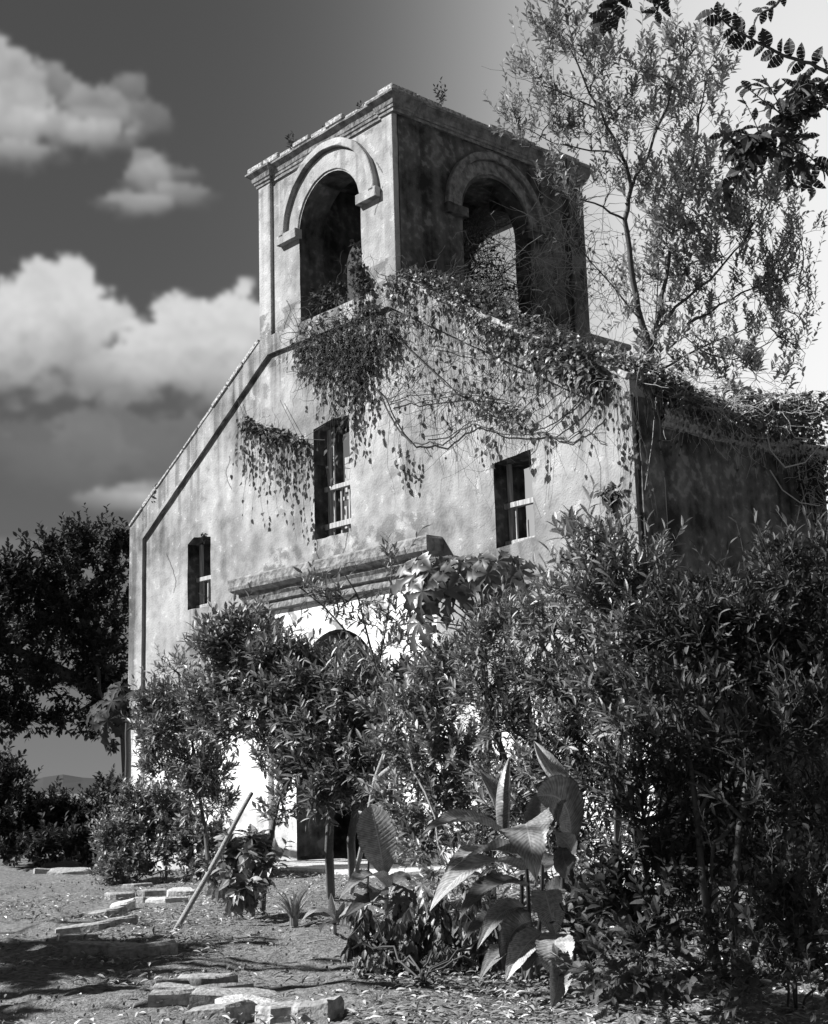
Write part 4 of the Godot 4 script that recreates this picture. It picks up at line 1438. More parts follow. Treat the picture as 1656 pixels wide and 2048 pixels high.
	bush("shrub", "bushy shrub with a slanting pale stem, right of the door arch", "shrub", big, Vector3(9.280, -0.185, 2.384),
		[[Vector3(12.944, 1.972, 4.335), Vector2(0.256, 0.165)], [Vector3(12.858, 1.657, 4.647), Vector2(0.279, 0.243)], [Vector3(13.235, 1.668, 4.533), Vector2(0.275, 0.239)], [Vector3(13.024, 1.283, 4.657), Vector2(0.257, 0.222)], [Vector3(13.392, 1.271, 4.546), Vector2(0.270, 0.235)], [Vector3(12.827, 0.915, 4.618), Vector2(0.197, 0.205)], [Vector3(13.240, 0.877, 4.601), Vector2(0.235, 0.200)], [Vector3(13.542, 0.945, 4.435), Vector2(0.216, 0.216)], [Vector3(13.310, 2.041, 4.404), Vector2(0.232, 0.197)], [Vector3(13.450, 0.650, 4.452), Vector2(0.216, 0.156), 0.80], [Vector3(13.237, 0.574, 4.670), Vector2(0.216, 0.173), 0.70], [Vector3(13.793, 0.531, 4.492), Vector2(0.211, 0.185), 0.90], [Vector3(13.067, 0.531, 4.695), Vector2(0.192, 0.174), 0.80], [Vector3(13.810, 0.732, 4.378), Vector2(0.212, 0.187)], [Vector3(13.688, 0.347, 4.862), Vector2(0.207, 0.124), 0.60]],
		{"trunks": [[Vector3(9.280, -0.185, 2.384), Vector3(12.206, 0.513, 4.584), Vector3(12.458, 1.098, 4.625), Vector3(12.815, 1.578, 4.672), Vector3(13.022, 1.925, 4.541)], [Vector3(12.458, 1.098, 4.625), Vector3(12.973, 1.350, 4.580), Vector3(13.371, 1.595, 4.511)]], "girth": 0.028, "stem": "pale_bark", "den": 2000.0, "size": 0.105, "kind": "oval", "singles": 280})
	papaya("papaya among the middle shrubs, its large cut leaves hanging before the door cornice", Vector3(11.312, -0.207, 2.066), Vector3(13.489, 2.470, 4.175), 0.05,
		[[Vector3(13.301, 2.869, 4.810), Vector3(13.224, 2.523, 4.949), 0.37], [Vector3(13.477, 2.902, 4.776), Vector3(13.455, 2.525, 4.843), 0.35], [Vector3(13.691, 2.690, 4.779), Vector3(13.687, 2.289, 4.742), 0.39], [Vector3(13.539, 2.976, 4.420), Vector3(13.580, 2.767, 4.620), 0.34], [Vector3(13.406, 3.055, 4.133), Vector3(13.676, 2.730, 4.348), 0.34], [Vector3(13.737, 2.985, 4.201), Vector3(13.879, 2.689, 4.260), 0.35], [Vector3(13.839, 2.901, 4.061), Vector3(13.958, 2.639, 4.003), 0.35], [Vector3(13.330, 2.440, 4.805), Vector3(13.207, 2.228, 4.881), 0.30], [Vector3(13.716, 2.815, 3.714), Vector3(13.852, 2.718, 3.532), 0.30], [Vector3(13.974, 2.600, 4.434), Vector3(14.049, 2.355, 4.431), 0.29], [Vector3(13.180, 3.065, 4.391), Vector3(13.253, 2.956, 4.584), 0.29], [Vector3(13.543, 2.684, 4.944), Vector3(13.428, 2.390, 4.987), 0.32], [Vector3(13.695, 2.838, 4.664), Vector3(13.775, 2.524, 4.636), 0.30], [Vector3(13.972, 2.576, 4.123), Vector3(14.055, 2.377, 3.970), 0.29], [Vector3(13.938, 2.816, 4.538), Vector3(13.992, 2.526, 4.546), 0.32], [Vector3(13.990, 2.782, 4.316), Vector3(14.005, 2.523, 4.223), 0.30], [Vector3(13.331, 3.068, 4.375), Vector3(13.507, 2.956, 4.604), 0.32]], 1)
	# --- right of the middle
	bush("shrub", "wide shrub with light twiggy foliage below the papaya and the right window", "shrub", big, Vector3(11.798, -0.210, 1.758),
		[[Vector3(14.206, 2.119, 4.952), Vector2(0.213, 0.181)], [Vector3(14.476, 2.241, 4.838), Vector2(0.244, 0.179)], [Vector3(14.831, 2.270, 4.753), Vector2(0.256, 0.216)], [Vector3(14.253, 1.797, 4.958), Vector2(0.268, 0.211)], [Vector3(14.633, 1.845, 4.851), Vector2(0.264, 0.224)], [Vector3(14.979, 1.814, 4.760), Vector2(0.259, 0.220)], [Vector3(14.427, 1.479, 4.976), Vector2(0.256, 0.208)], [Vector3(14.787, 1.443, 4.867), Vector2(0.259, 0.212)], [Vector3(15.106, 1.360, 4.790), Vector2(0.223, 0.208)], [Vector3(15.247, 2.075, 4.689), Vector2(0.218, 0.210)], [Vector3(14.411, 1.144, 4.896), Vector2(0.200, 0.160), 0.80], [Vector3(15.225, 1.689, 4.753), Vector2(0.192, 0.192)], [Vector3(14.855, 1.113, 4.847), Vector2(0.218, 0.194)], [Vector3(14.490, 0.869, 4.879), Vector2(0.222, 0.182)], [Vector3(14.827, 0.788, 4.784), Vector2(0.218, 0.194)], [Vector3(15.199, 0.972, 4.725), Vector2(0.214, 0.214)], [Vector3(14.537, 0.562, 4.890), Vector2(0.196, 0.173), 0.80], [Vector3(15.112, 0.599, 4.714), Vector2(0.214, 0.191)], [Vector3(14.853, 0.527, 4.831), Vector2(0.216, 0.169)], [Vector3(15.459, 0.821, 4.695), Vector2(0.187, 0.187)], [Vector3(15.545, 1.186, 4.706), Vector2(0.187, 0.187)], [Vector3(15.520, 0.494, 4.683), Vector2(0.185, 0.163)], [Vector3(14.966, 1.054, 4.858), Vector2(0.192, 0.169)], [Vector3(14.761, 0.313, 5.025), Vector2(0.191, 0.137), 0.80], [Vector3(15.201, 0.314, 4.837), Vector2(0.209, 0.135), 0.80], [Vector3(15.362, 1.492, 4.695), Vector2(0.191, 0.229)]],
		{"trunks": [[Vector3(11.798, -0.210, 1.758), Vector3(14.589, 0.591, 4.687), Vector3(14.640, 1.058, 4.766), Vector3(14.608, 1.530, 4.788), Vector3(14.653, 1.963, 4.864)], [Vector3(14.640, 1.058, 4.766), Vector3(14.985, 1.434, 4.794), Vector3(15.244, 1.803, 4.765)], [Vector3(14.615, 0.747, 4.703), Vector3(14.352, 1.224, 4.832), Vector3(14.252, 1.709, 4.933)]], "girth": 0.035, "den": 2100.0, "size": 0.105, "kind": "lance", "singles": 280})
	bush("shrub", "upright shrub with long pointed leaves against the pale right corner of the church", "shrub", big, Vector3(14.139, -0.204, 3.288),
		[[Vector3(15.690, 2.339, 5.495), Vector2(0.165, 0.093)], [Vector3(15.804, 2.742, 5.484), Vector2(0.086, 0.058), 0.90], [Vector3(15.938, 2.564, 5.434), Vector2(0.164, 0.121)], [Vector3(16.121, 2.440, 5.345), Vector2(0.190, 0.134)], [Vector3(15.989, 2.254, 5.439), Vector2(0.211, 0.134)], [Vector3(16.210, 2.201, 5.328), Vector2(0.188, 0.153)], [Vector3(16.026, 2.736, 5.386), Vector2(0.064, 0.071), 0.80], [Vector3(16.116, 1.981, 5.370), Vector2(0.209, 0.174)], [Vector3(15.707, 2.587, 5.548), Vector2(0.108, 0.050), 0.80], [Vector3(16.310, 2.455, 5.290), Vector2(0.153, 0.119), 0.80], [Vector3(16.122, 1.739, 5.292), Vector2(0.195, 0.195)], [Vector3(15.996, 1.538, 5.375), Vector2(0.174, 0.174)], [Vector3(16.154, 1.393, 5.308), Vector2(0.172, 0.172)]],
		{"trunks": [[Vector3(14.139, -0.204, 3.288), Vector3(15.875, 0.737, 5.276), Vector3(15.983, 1.318, 5.325), Vector3(15.968, 1.841, 5.342), Vector3(15.996, 2.292, 5.443)], [Vector3(15.983, 1.318, 5.325), Vector3(16.125, 1.829, 5.315), Vector3(16.192, 2.274, 5.370)]], "girth": 0.03, "den": 2100.0, "size": 0.125, "singles": 240, "up": 0.6})
	bush("shrub", "big shaded shrub under the dark side wall of the church, near the right edge", "shrub", big, Vector3(15.691, -0.163, 4.016),
		[[Vector3(16.538, 2.106, 5.392), Vector2(0.203, 0.149)], [Vector3(16.764, 2.121, 5.295), Vector2(0.214, 0.154)], [Vector3(17.006, 2.167, 5.190), Vector2(0.218, 0.178)], [Vector3(17.250, 2.292, 5.105), Vector2(0.209, 0.176)], [Vector3(17.417, 2.382, 4.944), Vector2(0.163, 0.196)], [Vector3(16.558, 1.906, 5.464), Vector2(0.254, 0.187)], [Vector3(16.832, 1.887, 5.304), Vector2(0.251, 0.211)], [Vector3(17.120, 1.965, 5.156), Vector2(0.248, 0.209)], [Vector3(17.382, 1.956, 5.012), Vector2(0.194, 0.226)], [Vector3(16.594, 1.539, 5.469), Vector2(0.251, 0.185)], [Vector3(16.881, 1.508, 5.290), Vector2(0.248, 0.196)], [Vector3(17.197, 1.619, 5.121), Vector2(0.246, 0.213)], [Vector3(17.391, 1.691, 4.923), Vector2(0.162, 0.213)], [Vector3(16.696, 1.241, 5.421), Vector2(0.229, 0.163)], [Vector3(16.993, 1.229, 5.236), Vector2(0.226, 0.162)], [Vector3(17.295, 1.280, 5.064), Vector2(0.192, 0.160)], [Vector3(16.669, 0.952, 5.366), Vector2(0.229, 0.163), 0.80], [Vector3(17.031, 0.940, 5.109), Vector2(0.226, 0.162), 0.80]],
		{"trunks": [[Vector3(15.691, -0.163, 4.016), Vector3(16.599, 0.575, 5.181), Vector3(16.696, 1.093, 5.224), Vector3(16.793, 1.546, 5.247), Vector3(16.890, 1.999, 5.271)], [Vector3(16.696, 1.093, 5.224), Vector3(17.026, 1.533, 5.134), Vector3(17.219, 2.042, 5.066)], [Vector3(16.664, 0.899, 5.203), Vector3(16.613, 1.391, 5.404), Vector3(16.593, 1.921, 5.428)]], "girth": 0.035, "den": 2100.0, "size": 0.11, "leaf": "near_leaf", "singles": 280})
	bush("shrub", "dark near shrub filling the right edge above the bottom corner, with several thin trunks", "shrub", big, Vector3(17.211, -0.177, 5.971),
		[[Vector3(17.128, 1.106, 6.582), Vector2(0.178, 0.155)], [Vector3(17.389, 1.209, 6.471), Vector2(0.215, 0.164)], [Vector3(17.656, 1.198, 6.322), Vector2(0.213, 0.168)], [Vector3(17.930, 1.269, 6.187), Vector2(0.210, 0.182)], [Vector3(18.071, 1.236, 6.018), Vector2(0.138, 0.193)], [Vector3(17.194, 0.826, 6.578), Vector2(0.159, 0.153)], [Vector3(17.454, 0.876, 6.454), Vector2(0.213, 0.168)], [Vector3(17.717, 0.869, 6.309), Vector2(0.210, 0.182)], [Vector3(17.980, 0.890, 6.173), Vector2(0.191, 0.191)], [Vector3(17.381, 0.557, 6.596), Vector2(0.166, 0.138), 0.80], [Vector3(17.888, 0.528, 6.323), Vector2(0.177, 0.161), 0.80], [Vector3(18.035, 0.495, 6.149), Vector2(0.134, 0.188)], [Vector3(17.649, 0.582, 6.456), Vector2(0.163, 0.136), 0.80], [Vector3(17.626, 0.287, 6.702), Vector2(0.170, 0.127), 0.70], [Vector3(17.893, 0.264, 6.547), Vector2(0.167, 0.126), 0.70], [Vector3(17.770, 0.412, 6.576), Vector2(0.159, 0.133), 0.70], [Vector3(17.481, 0.333, 6.724), Vector2(0.134, 0.134), 0.70], [Vector3(18.065, 0.256, 6.351), Vector2(0.157, 0.157)], [Vector3(18.096, 0.811, 6.172), Vector2(0.134, 0.188)]],
		{"trunks": [[Vector3(17.211, -0.177, 5.971), Vector3(17.721, 0.219, 6.728), Vector3(17.673, 0.521, 6.717), Vector3(17.517, 0.824, 6.521), Vector3(17.481, 1.151, 6.505)], [Vector3(17.266, -0.177, 5.926), Vector3(17.858, 0.228, 6.730), Vector3(17.787, 0.516, 6.587), Vector3(17.733, 0.820, 6.430), Vector3(17.762, 1.140, 6.338)], [Vector3(17.211, -0.172, 5.775), Vector3(17.897, 0.289, 6.550), Vector3(17.902, 0.607, 6.332), Vector3(17.958, 0.972, 6.222)], [Vector3(16.001, -0.129, 4.888), Vector3(17.224, 0.388, 6.570), Vector3(17.072, 0.711, 6.529), Vector3(17.103, 0.993, 6.577)]], "girth": 0.026, "den": 2100.0, "size": 0.095, "leaf": "near_leaf", "singles": 280})
	bush("shrub", "low dark shrub between the canna and the thin trunks in the bottom right", "shrub", big, Vector3(16.845, -0.180, 6.340),
		[[Vector3(17.291, 0.315, 6.933), Vector2(0.134, 0.134)], [Vector3(17.468, 0.294, 6.881), Vector2(0.143, 0.133)], [Vector3(17.449, 0.119, 7.158), Vector2(0.129, 0.103)], [Vector3(17.646, 0.089, 7.081), Vector2(0.127, 0.086), 0.70], [Vector3(17.095, 0.505, 6.749), Vector2(0.112, 0.123), 0.70], [Vector3(17.769, 0.121, 6.951), Vector2(0.137, 0.102), 0.80], [Vector3(17.334, 0.488, 6.782), Vector2(0.136, 0.120), 0.80], [Vector3(17.905, 0.058, 6.933), Vector2(0.125, 0.085), 0.80], [Vector3(16.709, 0.146, 6.618), Vector2(0.105, 0.128), 0.80], [Vector3(16.987, 0.002, 6.877), Vector2(0.110, 0.083), 0.80]], {"den": 2100.0, "size": 0.085, "leaf": "near_leaf", "kind": "broad", "singles": 200, "girth": 0.014})
	bush("shrub", "nearest dark shrub in the bottom right corner", "shrub", big, Vector3(17.811, -0.196, 6.122),
		[[Vector3(18.306, 0.268, 6.851), Vector2(0.161, 0.161)], [Vector3(18.485, 0.322, 6.819), Vector2(0.120, 0.192)], [Vector3(18.288, 0.094, 6.974), Vector2(0.144, 0.096), 0.70], [Vector3(18.466, 0.057, 6.916), Vector2(0.142, 0.118)], [Vector3(18.130, 0.083, 6.995), Vector2(0.136, 0.097), 0.80], [Vector3(18.286, 0.498, 6.787), Vector2(0.148, 0.123)]], {"den": 2100.0, "size": 0.08, "leaf": "near_leaf", "kind": "broad", "singles": 200, "girth": 0.014})
	# --- low plants in front
	bush("shrub", "low shrub of hanging soft leaves on the soil bank left of the canna", "shrub", big, Vector3(15.515, -0.192, 6.793),
		[[Vector3(14.675, 0.013, 6.567), Vector2(0.138, 0.152)], [Vector3(14.822, 0.068, 6.418), Vector2(0.159, 0.138)], [Vector3(14.979, 0.119, 6.256), Vector2(0.159, 0.138)], [Vector3(14.896, -0.151, 6.578), Vector2(0.149, 0.135)], [Vector3(15.210, -0.014, 6.264), Vector2(0.169, 0.182)], [Vector3(15.391, -0.106, 6.186), Vector2(0.120, 0.147)], [Vector3(15.057, -0.125, 6.404), Vector2(0.169, 0.135)], [Vector3(15.147, 0.162, 6.080), Vector2(0.124, 0.117)], [Vector3(15.645, 0.012, 6.243), Vector2(0.131, 0.131)], [Vector3(15.731, -0.151, 6.405), Vector2(0.128, 0.109)], [Vector3(14.666, -0.039, 6.716), Vector2(0.089, 0.089), 0.60]], {"den": 1250.0, "size": 0.115, "twig": 0.14, "kind": "broad", "leaf": "droop_leaf", "droop": 1.5, "up": 0.25, "singles": 260, "girth": 0.012})
	bush("bush", "small broad-leaved bush in shade right of the pole, at the leaning trunk", "bush", big, Vector3(9.753, -0.216, 4.288), [[Vector3(10.324, 0.341, 4.812), Vector2(0.202, 0.151)], [Vector3(10.479, 0.369, 4.645), Vector2(0.182, 0.172)], [Vector3(10.410, 0.129, 4.959), Vector2(0.139, 0.119)], [Vector3(10.569, 0.087, 4.769), Vector2(0.219, 0.179)], [Vector3(10.563, 0.165, 4.491), Vector2(0.131, 0.202)]], {"den": 800.0, "size": 0.17, "twig": 0.14, "kind": "broad", "leaf": "leaf", "droop": 0.5, "up": 0.2, "singles": 150, "girth": 0.014})
	papaya("young papaya seedling with bright cut leaves between the two cannas", Vector3(13.667, -0.170, 5.293), Vector3(14.771, 0.257, 6.224), 0.012,
		[[Vector3(14.838, 0.353, 6.330), Vector3(14.927, 0.168, 6.482), 0.17, Vector3(0.5, 0.7, 0.6)], [Vector3(14.911, 0.373, 6.254), Vector3(15.100, 0.279, 6.321), 0.16, Vector3(0.5, 0.7, 0.6)], [Vector3(14.868, 0.277, 6.428), Vector3(14.881, 0.160, 6.533), 0.14, Vector3(0.5, 0.7, 0.6)], [Vector3(14.982, 0.272, 6.298), Vector3(15.060, 0.146, 6.327), 0.14, Vector3(0.5, 0.7, 0.6)]], 2)
	grass_tuft("tuft of long arching grass blades on the littered ground before the door", Vector3(11.471, -0.216, 4.835), 44, 0.52, 0.50, 0.02)
	grass_tuft("thin seedling grass at the bottom edge, right of the foreground stones", Vector3(15.748, -0.218, 7.379), 12, 0.08, 0.14, 0.006)
	grass_tuft("small weed tuft in the shade behind the long grass tuft", Vector3(10.175, -0.218, 4.623), 16, 0.22, 0.14, 0.012)
	grass_tuft("short grass at the edge of the path in the middle distance", Vector3(8.208, -0.219, 5.555), 26, 0.16, 0.12, 0.007)
	grass_tuft("thin weeds at the foot of the church bush", Vector3(5.060, -0.196, 2.342), 20, 0.25, 0.3, 0.012)
	cannas()
	right_tree()
	overhang()


func cannas() -> void:
	var f: Vector3 = Vector3(16.060, -0.170, 6.395)
	var to := (eye - f).normalized()
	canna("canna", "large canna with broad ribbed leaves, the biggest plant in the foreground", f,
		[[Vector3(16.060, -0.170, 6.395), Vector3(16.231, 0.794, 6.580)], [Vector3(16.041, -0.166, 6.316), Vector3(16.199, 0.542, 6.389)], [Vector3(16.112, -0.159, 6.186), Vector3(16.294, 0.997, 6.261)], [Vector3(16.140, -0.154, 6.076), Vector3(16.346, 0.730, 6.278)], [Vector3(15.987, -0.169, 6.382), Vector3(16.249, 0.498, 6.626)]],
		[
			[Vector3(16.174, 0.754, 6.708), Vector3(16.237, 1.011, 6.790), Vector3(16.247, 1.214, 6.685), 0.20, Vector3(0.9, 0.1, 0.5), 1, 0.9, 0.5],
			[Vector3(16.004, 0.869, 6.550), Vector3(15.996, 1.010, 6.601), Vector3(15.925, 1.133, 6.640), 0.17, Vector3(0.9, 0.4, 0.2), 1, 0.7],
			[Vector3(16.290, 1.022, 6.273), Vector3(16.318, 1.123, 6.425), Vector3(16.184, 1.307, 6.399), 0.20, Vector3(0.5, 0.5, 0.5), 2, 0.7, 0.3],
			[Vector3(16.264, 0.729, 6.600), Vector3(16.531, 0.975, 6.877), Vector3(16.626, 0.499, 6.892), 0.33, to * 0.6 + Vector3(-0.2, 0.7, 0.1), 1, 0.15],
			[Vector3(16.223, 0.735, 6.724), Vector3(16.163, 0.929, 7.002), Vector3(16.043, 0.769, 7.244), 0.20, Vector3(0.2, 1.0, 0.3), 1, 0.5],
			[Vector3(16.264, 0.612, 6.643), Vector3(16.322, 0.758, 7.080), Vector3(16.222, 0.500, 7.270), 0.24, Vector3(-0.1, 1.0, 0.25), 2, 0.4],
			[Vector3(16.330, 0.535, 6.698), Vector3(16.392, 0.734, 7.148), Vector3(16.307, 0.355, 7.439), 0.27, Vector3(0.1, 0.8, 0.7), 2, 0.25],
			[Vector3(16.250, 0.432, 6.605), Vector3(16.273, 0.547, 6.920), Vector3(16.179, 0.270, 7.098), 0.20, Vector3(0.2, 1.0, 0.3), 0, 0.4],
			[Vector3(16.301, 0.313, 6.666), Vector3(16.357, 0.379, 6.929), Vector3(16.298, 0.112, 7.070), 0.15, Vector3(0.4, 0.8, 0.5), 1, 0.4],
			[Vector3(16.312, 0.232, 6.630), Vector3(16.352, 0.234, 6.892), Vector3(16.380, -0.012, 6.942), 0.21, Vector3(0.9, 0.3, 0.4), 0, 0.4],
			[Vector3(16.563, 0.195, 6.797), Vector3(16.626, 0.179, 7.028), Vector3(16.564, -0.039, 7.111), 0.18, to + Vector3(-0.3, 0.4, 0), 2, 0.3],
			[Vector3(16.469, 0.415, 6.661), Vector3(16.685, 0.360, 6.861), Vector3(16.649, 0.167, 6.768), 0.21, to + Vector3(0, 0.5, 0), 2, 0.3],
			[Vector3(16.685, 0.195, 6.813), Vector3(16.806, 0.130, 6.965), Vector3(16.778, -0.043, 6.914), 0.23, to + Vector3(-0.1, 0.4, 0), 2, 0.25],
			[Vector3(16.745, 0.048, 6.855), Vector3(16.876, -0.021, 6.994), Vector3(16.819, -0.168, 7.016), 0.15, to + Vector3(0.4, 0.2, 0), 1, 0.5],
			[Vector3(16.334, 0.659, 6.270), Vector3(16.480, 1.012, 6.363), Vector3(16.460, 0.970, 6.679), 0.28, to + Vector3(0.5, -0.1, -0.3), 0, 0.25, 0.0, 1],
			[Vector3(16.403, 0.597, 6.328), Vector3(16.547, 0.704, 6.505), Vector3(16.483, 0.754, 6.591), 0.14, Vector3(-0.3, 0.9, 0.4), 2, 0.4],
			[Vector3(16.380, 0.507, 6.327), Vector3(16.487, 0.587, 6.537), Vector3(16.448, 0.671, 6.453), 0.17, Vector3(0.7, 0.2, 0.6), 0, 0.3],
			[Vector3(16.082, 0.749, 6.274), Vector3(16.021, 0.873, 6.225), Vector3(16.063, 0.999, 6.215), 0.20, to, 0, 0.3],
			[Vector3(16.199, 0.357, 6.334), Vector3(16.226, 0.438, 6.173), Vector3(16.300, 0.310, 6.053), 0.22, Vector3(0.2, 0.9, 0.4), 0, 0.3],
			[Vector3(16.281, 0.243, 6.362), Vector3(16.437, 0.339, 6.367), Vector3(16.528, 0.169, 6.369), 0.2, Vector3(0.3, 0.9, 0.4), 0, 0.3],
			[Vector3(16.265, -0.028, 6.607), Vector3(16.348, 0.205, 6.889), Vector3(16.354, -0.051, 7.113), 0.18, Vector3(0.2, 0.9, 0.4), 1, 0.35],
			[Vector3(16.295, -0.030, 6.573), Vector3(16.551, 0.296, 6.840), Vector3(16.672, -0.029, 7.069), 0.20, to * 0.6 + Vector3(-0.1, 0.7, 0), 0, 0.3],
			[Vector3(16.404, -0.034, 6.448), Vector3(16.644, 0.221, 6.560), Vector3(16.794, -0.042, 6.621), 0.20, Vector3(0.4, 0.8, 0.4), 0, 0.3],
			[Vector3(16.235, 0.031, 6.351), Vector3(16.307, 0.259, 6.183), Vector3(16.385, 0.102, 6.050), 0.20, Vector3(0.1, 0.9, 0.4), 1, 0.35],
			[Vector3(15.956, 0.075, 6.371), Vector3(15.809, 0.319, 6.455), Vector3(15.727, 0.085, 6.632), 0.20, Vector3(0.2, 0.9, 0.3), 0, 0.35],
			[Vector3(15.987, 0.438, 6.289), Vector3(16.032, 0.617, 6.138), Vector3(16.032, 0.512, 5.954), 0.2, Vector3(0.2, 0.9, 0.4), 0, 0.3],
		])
	f = Vector3(13.430, -0.179, 5.356)
	canna("canna", "smaller canna left of the large one, with one upright grey paddle leaf", f,
		[[Vector3(13.430, -0.179, 5.356), Vector3(14.593, 0.429, 6.322)], [Vector3(13.458, -0.178, 5.348), Vector3(14.659, 0.297, 6.363)]],
		[
			[Vector3(14.629, 0.426, 6.357), Vector3(14.682, 0.679, 6.448), Vector3(14.644, 0.915, 6.483), 0.28, Vector3(0.62, 0.1, 0.75), 1, 0.2, 0.0, 1],
			[Vector3(14.665, 0.349, 6.371), Vector3(14.711, 0.565, 6.535), Vector3(14.672, 0.298, 6.808), 0.20, Vector3(0.1, 0.9, 0.3), 1, 0.35],
			[Vector3(14.730, 0.271, 6.428), Vector3(14.806, 0.326, 6.665), Vector3(14.751, 0.179, 6.838), 0.15, Vector3(0.3, 0.8, 0.5), 0, 0.4],
			[Vector3(14.591, 0.289, 6.283), Vector3(14.589, 0.455, 6.181), Vector3(14.629, 0.382, 6.114), 0.15, Vector3(0.2, 0.6, 0.7), 0, 0.3],
			[Vector3(14.652, 0.298, 6.371), Vector3(14.776, 0.383, 6.563), Vector3(14.815, 0.258, 6.635), 0.12, Vector3(0.3, 0.6, 0.7), 1, 0.3],
		])
	f = Vector3(12.524, -0.204, 5.171)
	canna("canna", "canna seedling with a rosette of short leaves, beside the arching grass", f,
		[[Vector3(12.524, -0.204, 5.171), Vector3(13.651, 0.093, 6.057)]],
		[
			[Vector3(13.647, 0.070, 6.054), Vector3(13.652, 0.161, 6.075), Vector3(13.662, 0.252, 6.091), 0.07, Vector3(0.6, 0.1, 0.7), 2, 0.6],
			[Vector3(13.644, 0.055, 6.053), Vector3(13.674, 0.210, 6.218), Vector3(13.646, 0.067, 6.360), 0.10, Vector3(0.1, 0.9, 0.4), 2, 0.3],
			[Vector3(13.648, 0.047, 6.046), Vector3(13.821, 0.147, 6.034), Vector3(14.019, 0.177, 5.974), 0.10, Vector3(-0.1, 0.8, 0.6), 1, 0.3],
			[Vector3(13.724, 0.020, 6.106), Vector3(13.846, 0.086, 6.295), Vector3(13.887, -0.005, 6.375), 0.09, Vector3(0.2, 0.8, 0.5), 0, 0.3],
			[Vector3(13.729, 0.019, 6.100), Vector3(13.945, 0.082, 6.183), Vector3(14.065, 0.002, 6.177), 0.10, Vector3(0.2, 0.8, 0.5), 0, 0.3],
			[Vector3(13.643, 0.017, 6.043), Vector3(13.697, 0.114, 6.010), Vector3(13.724, 0.196, 6.004), 0.06, Vector3(0.6, 0.3, 0.7), 1, 0.4],
		])


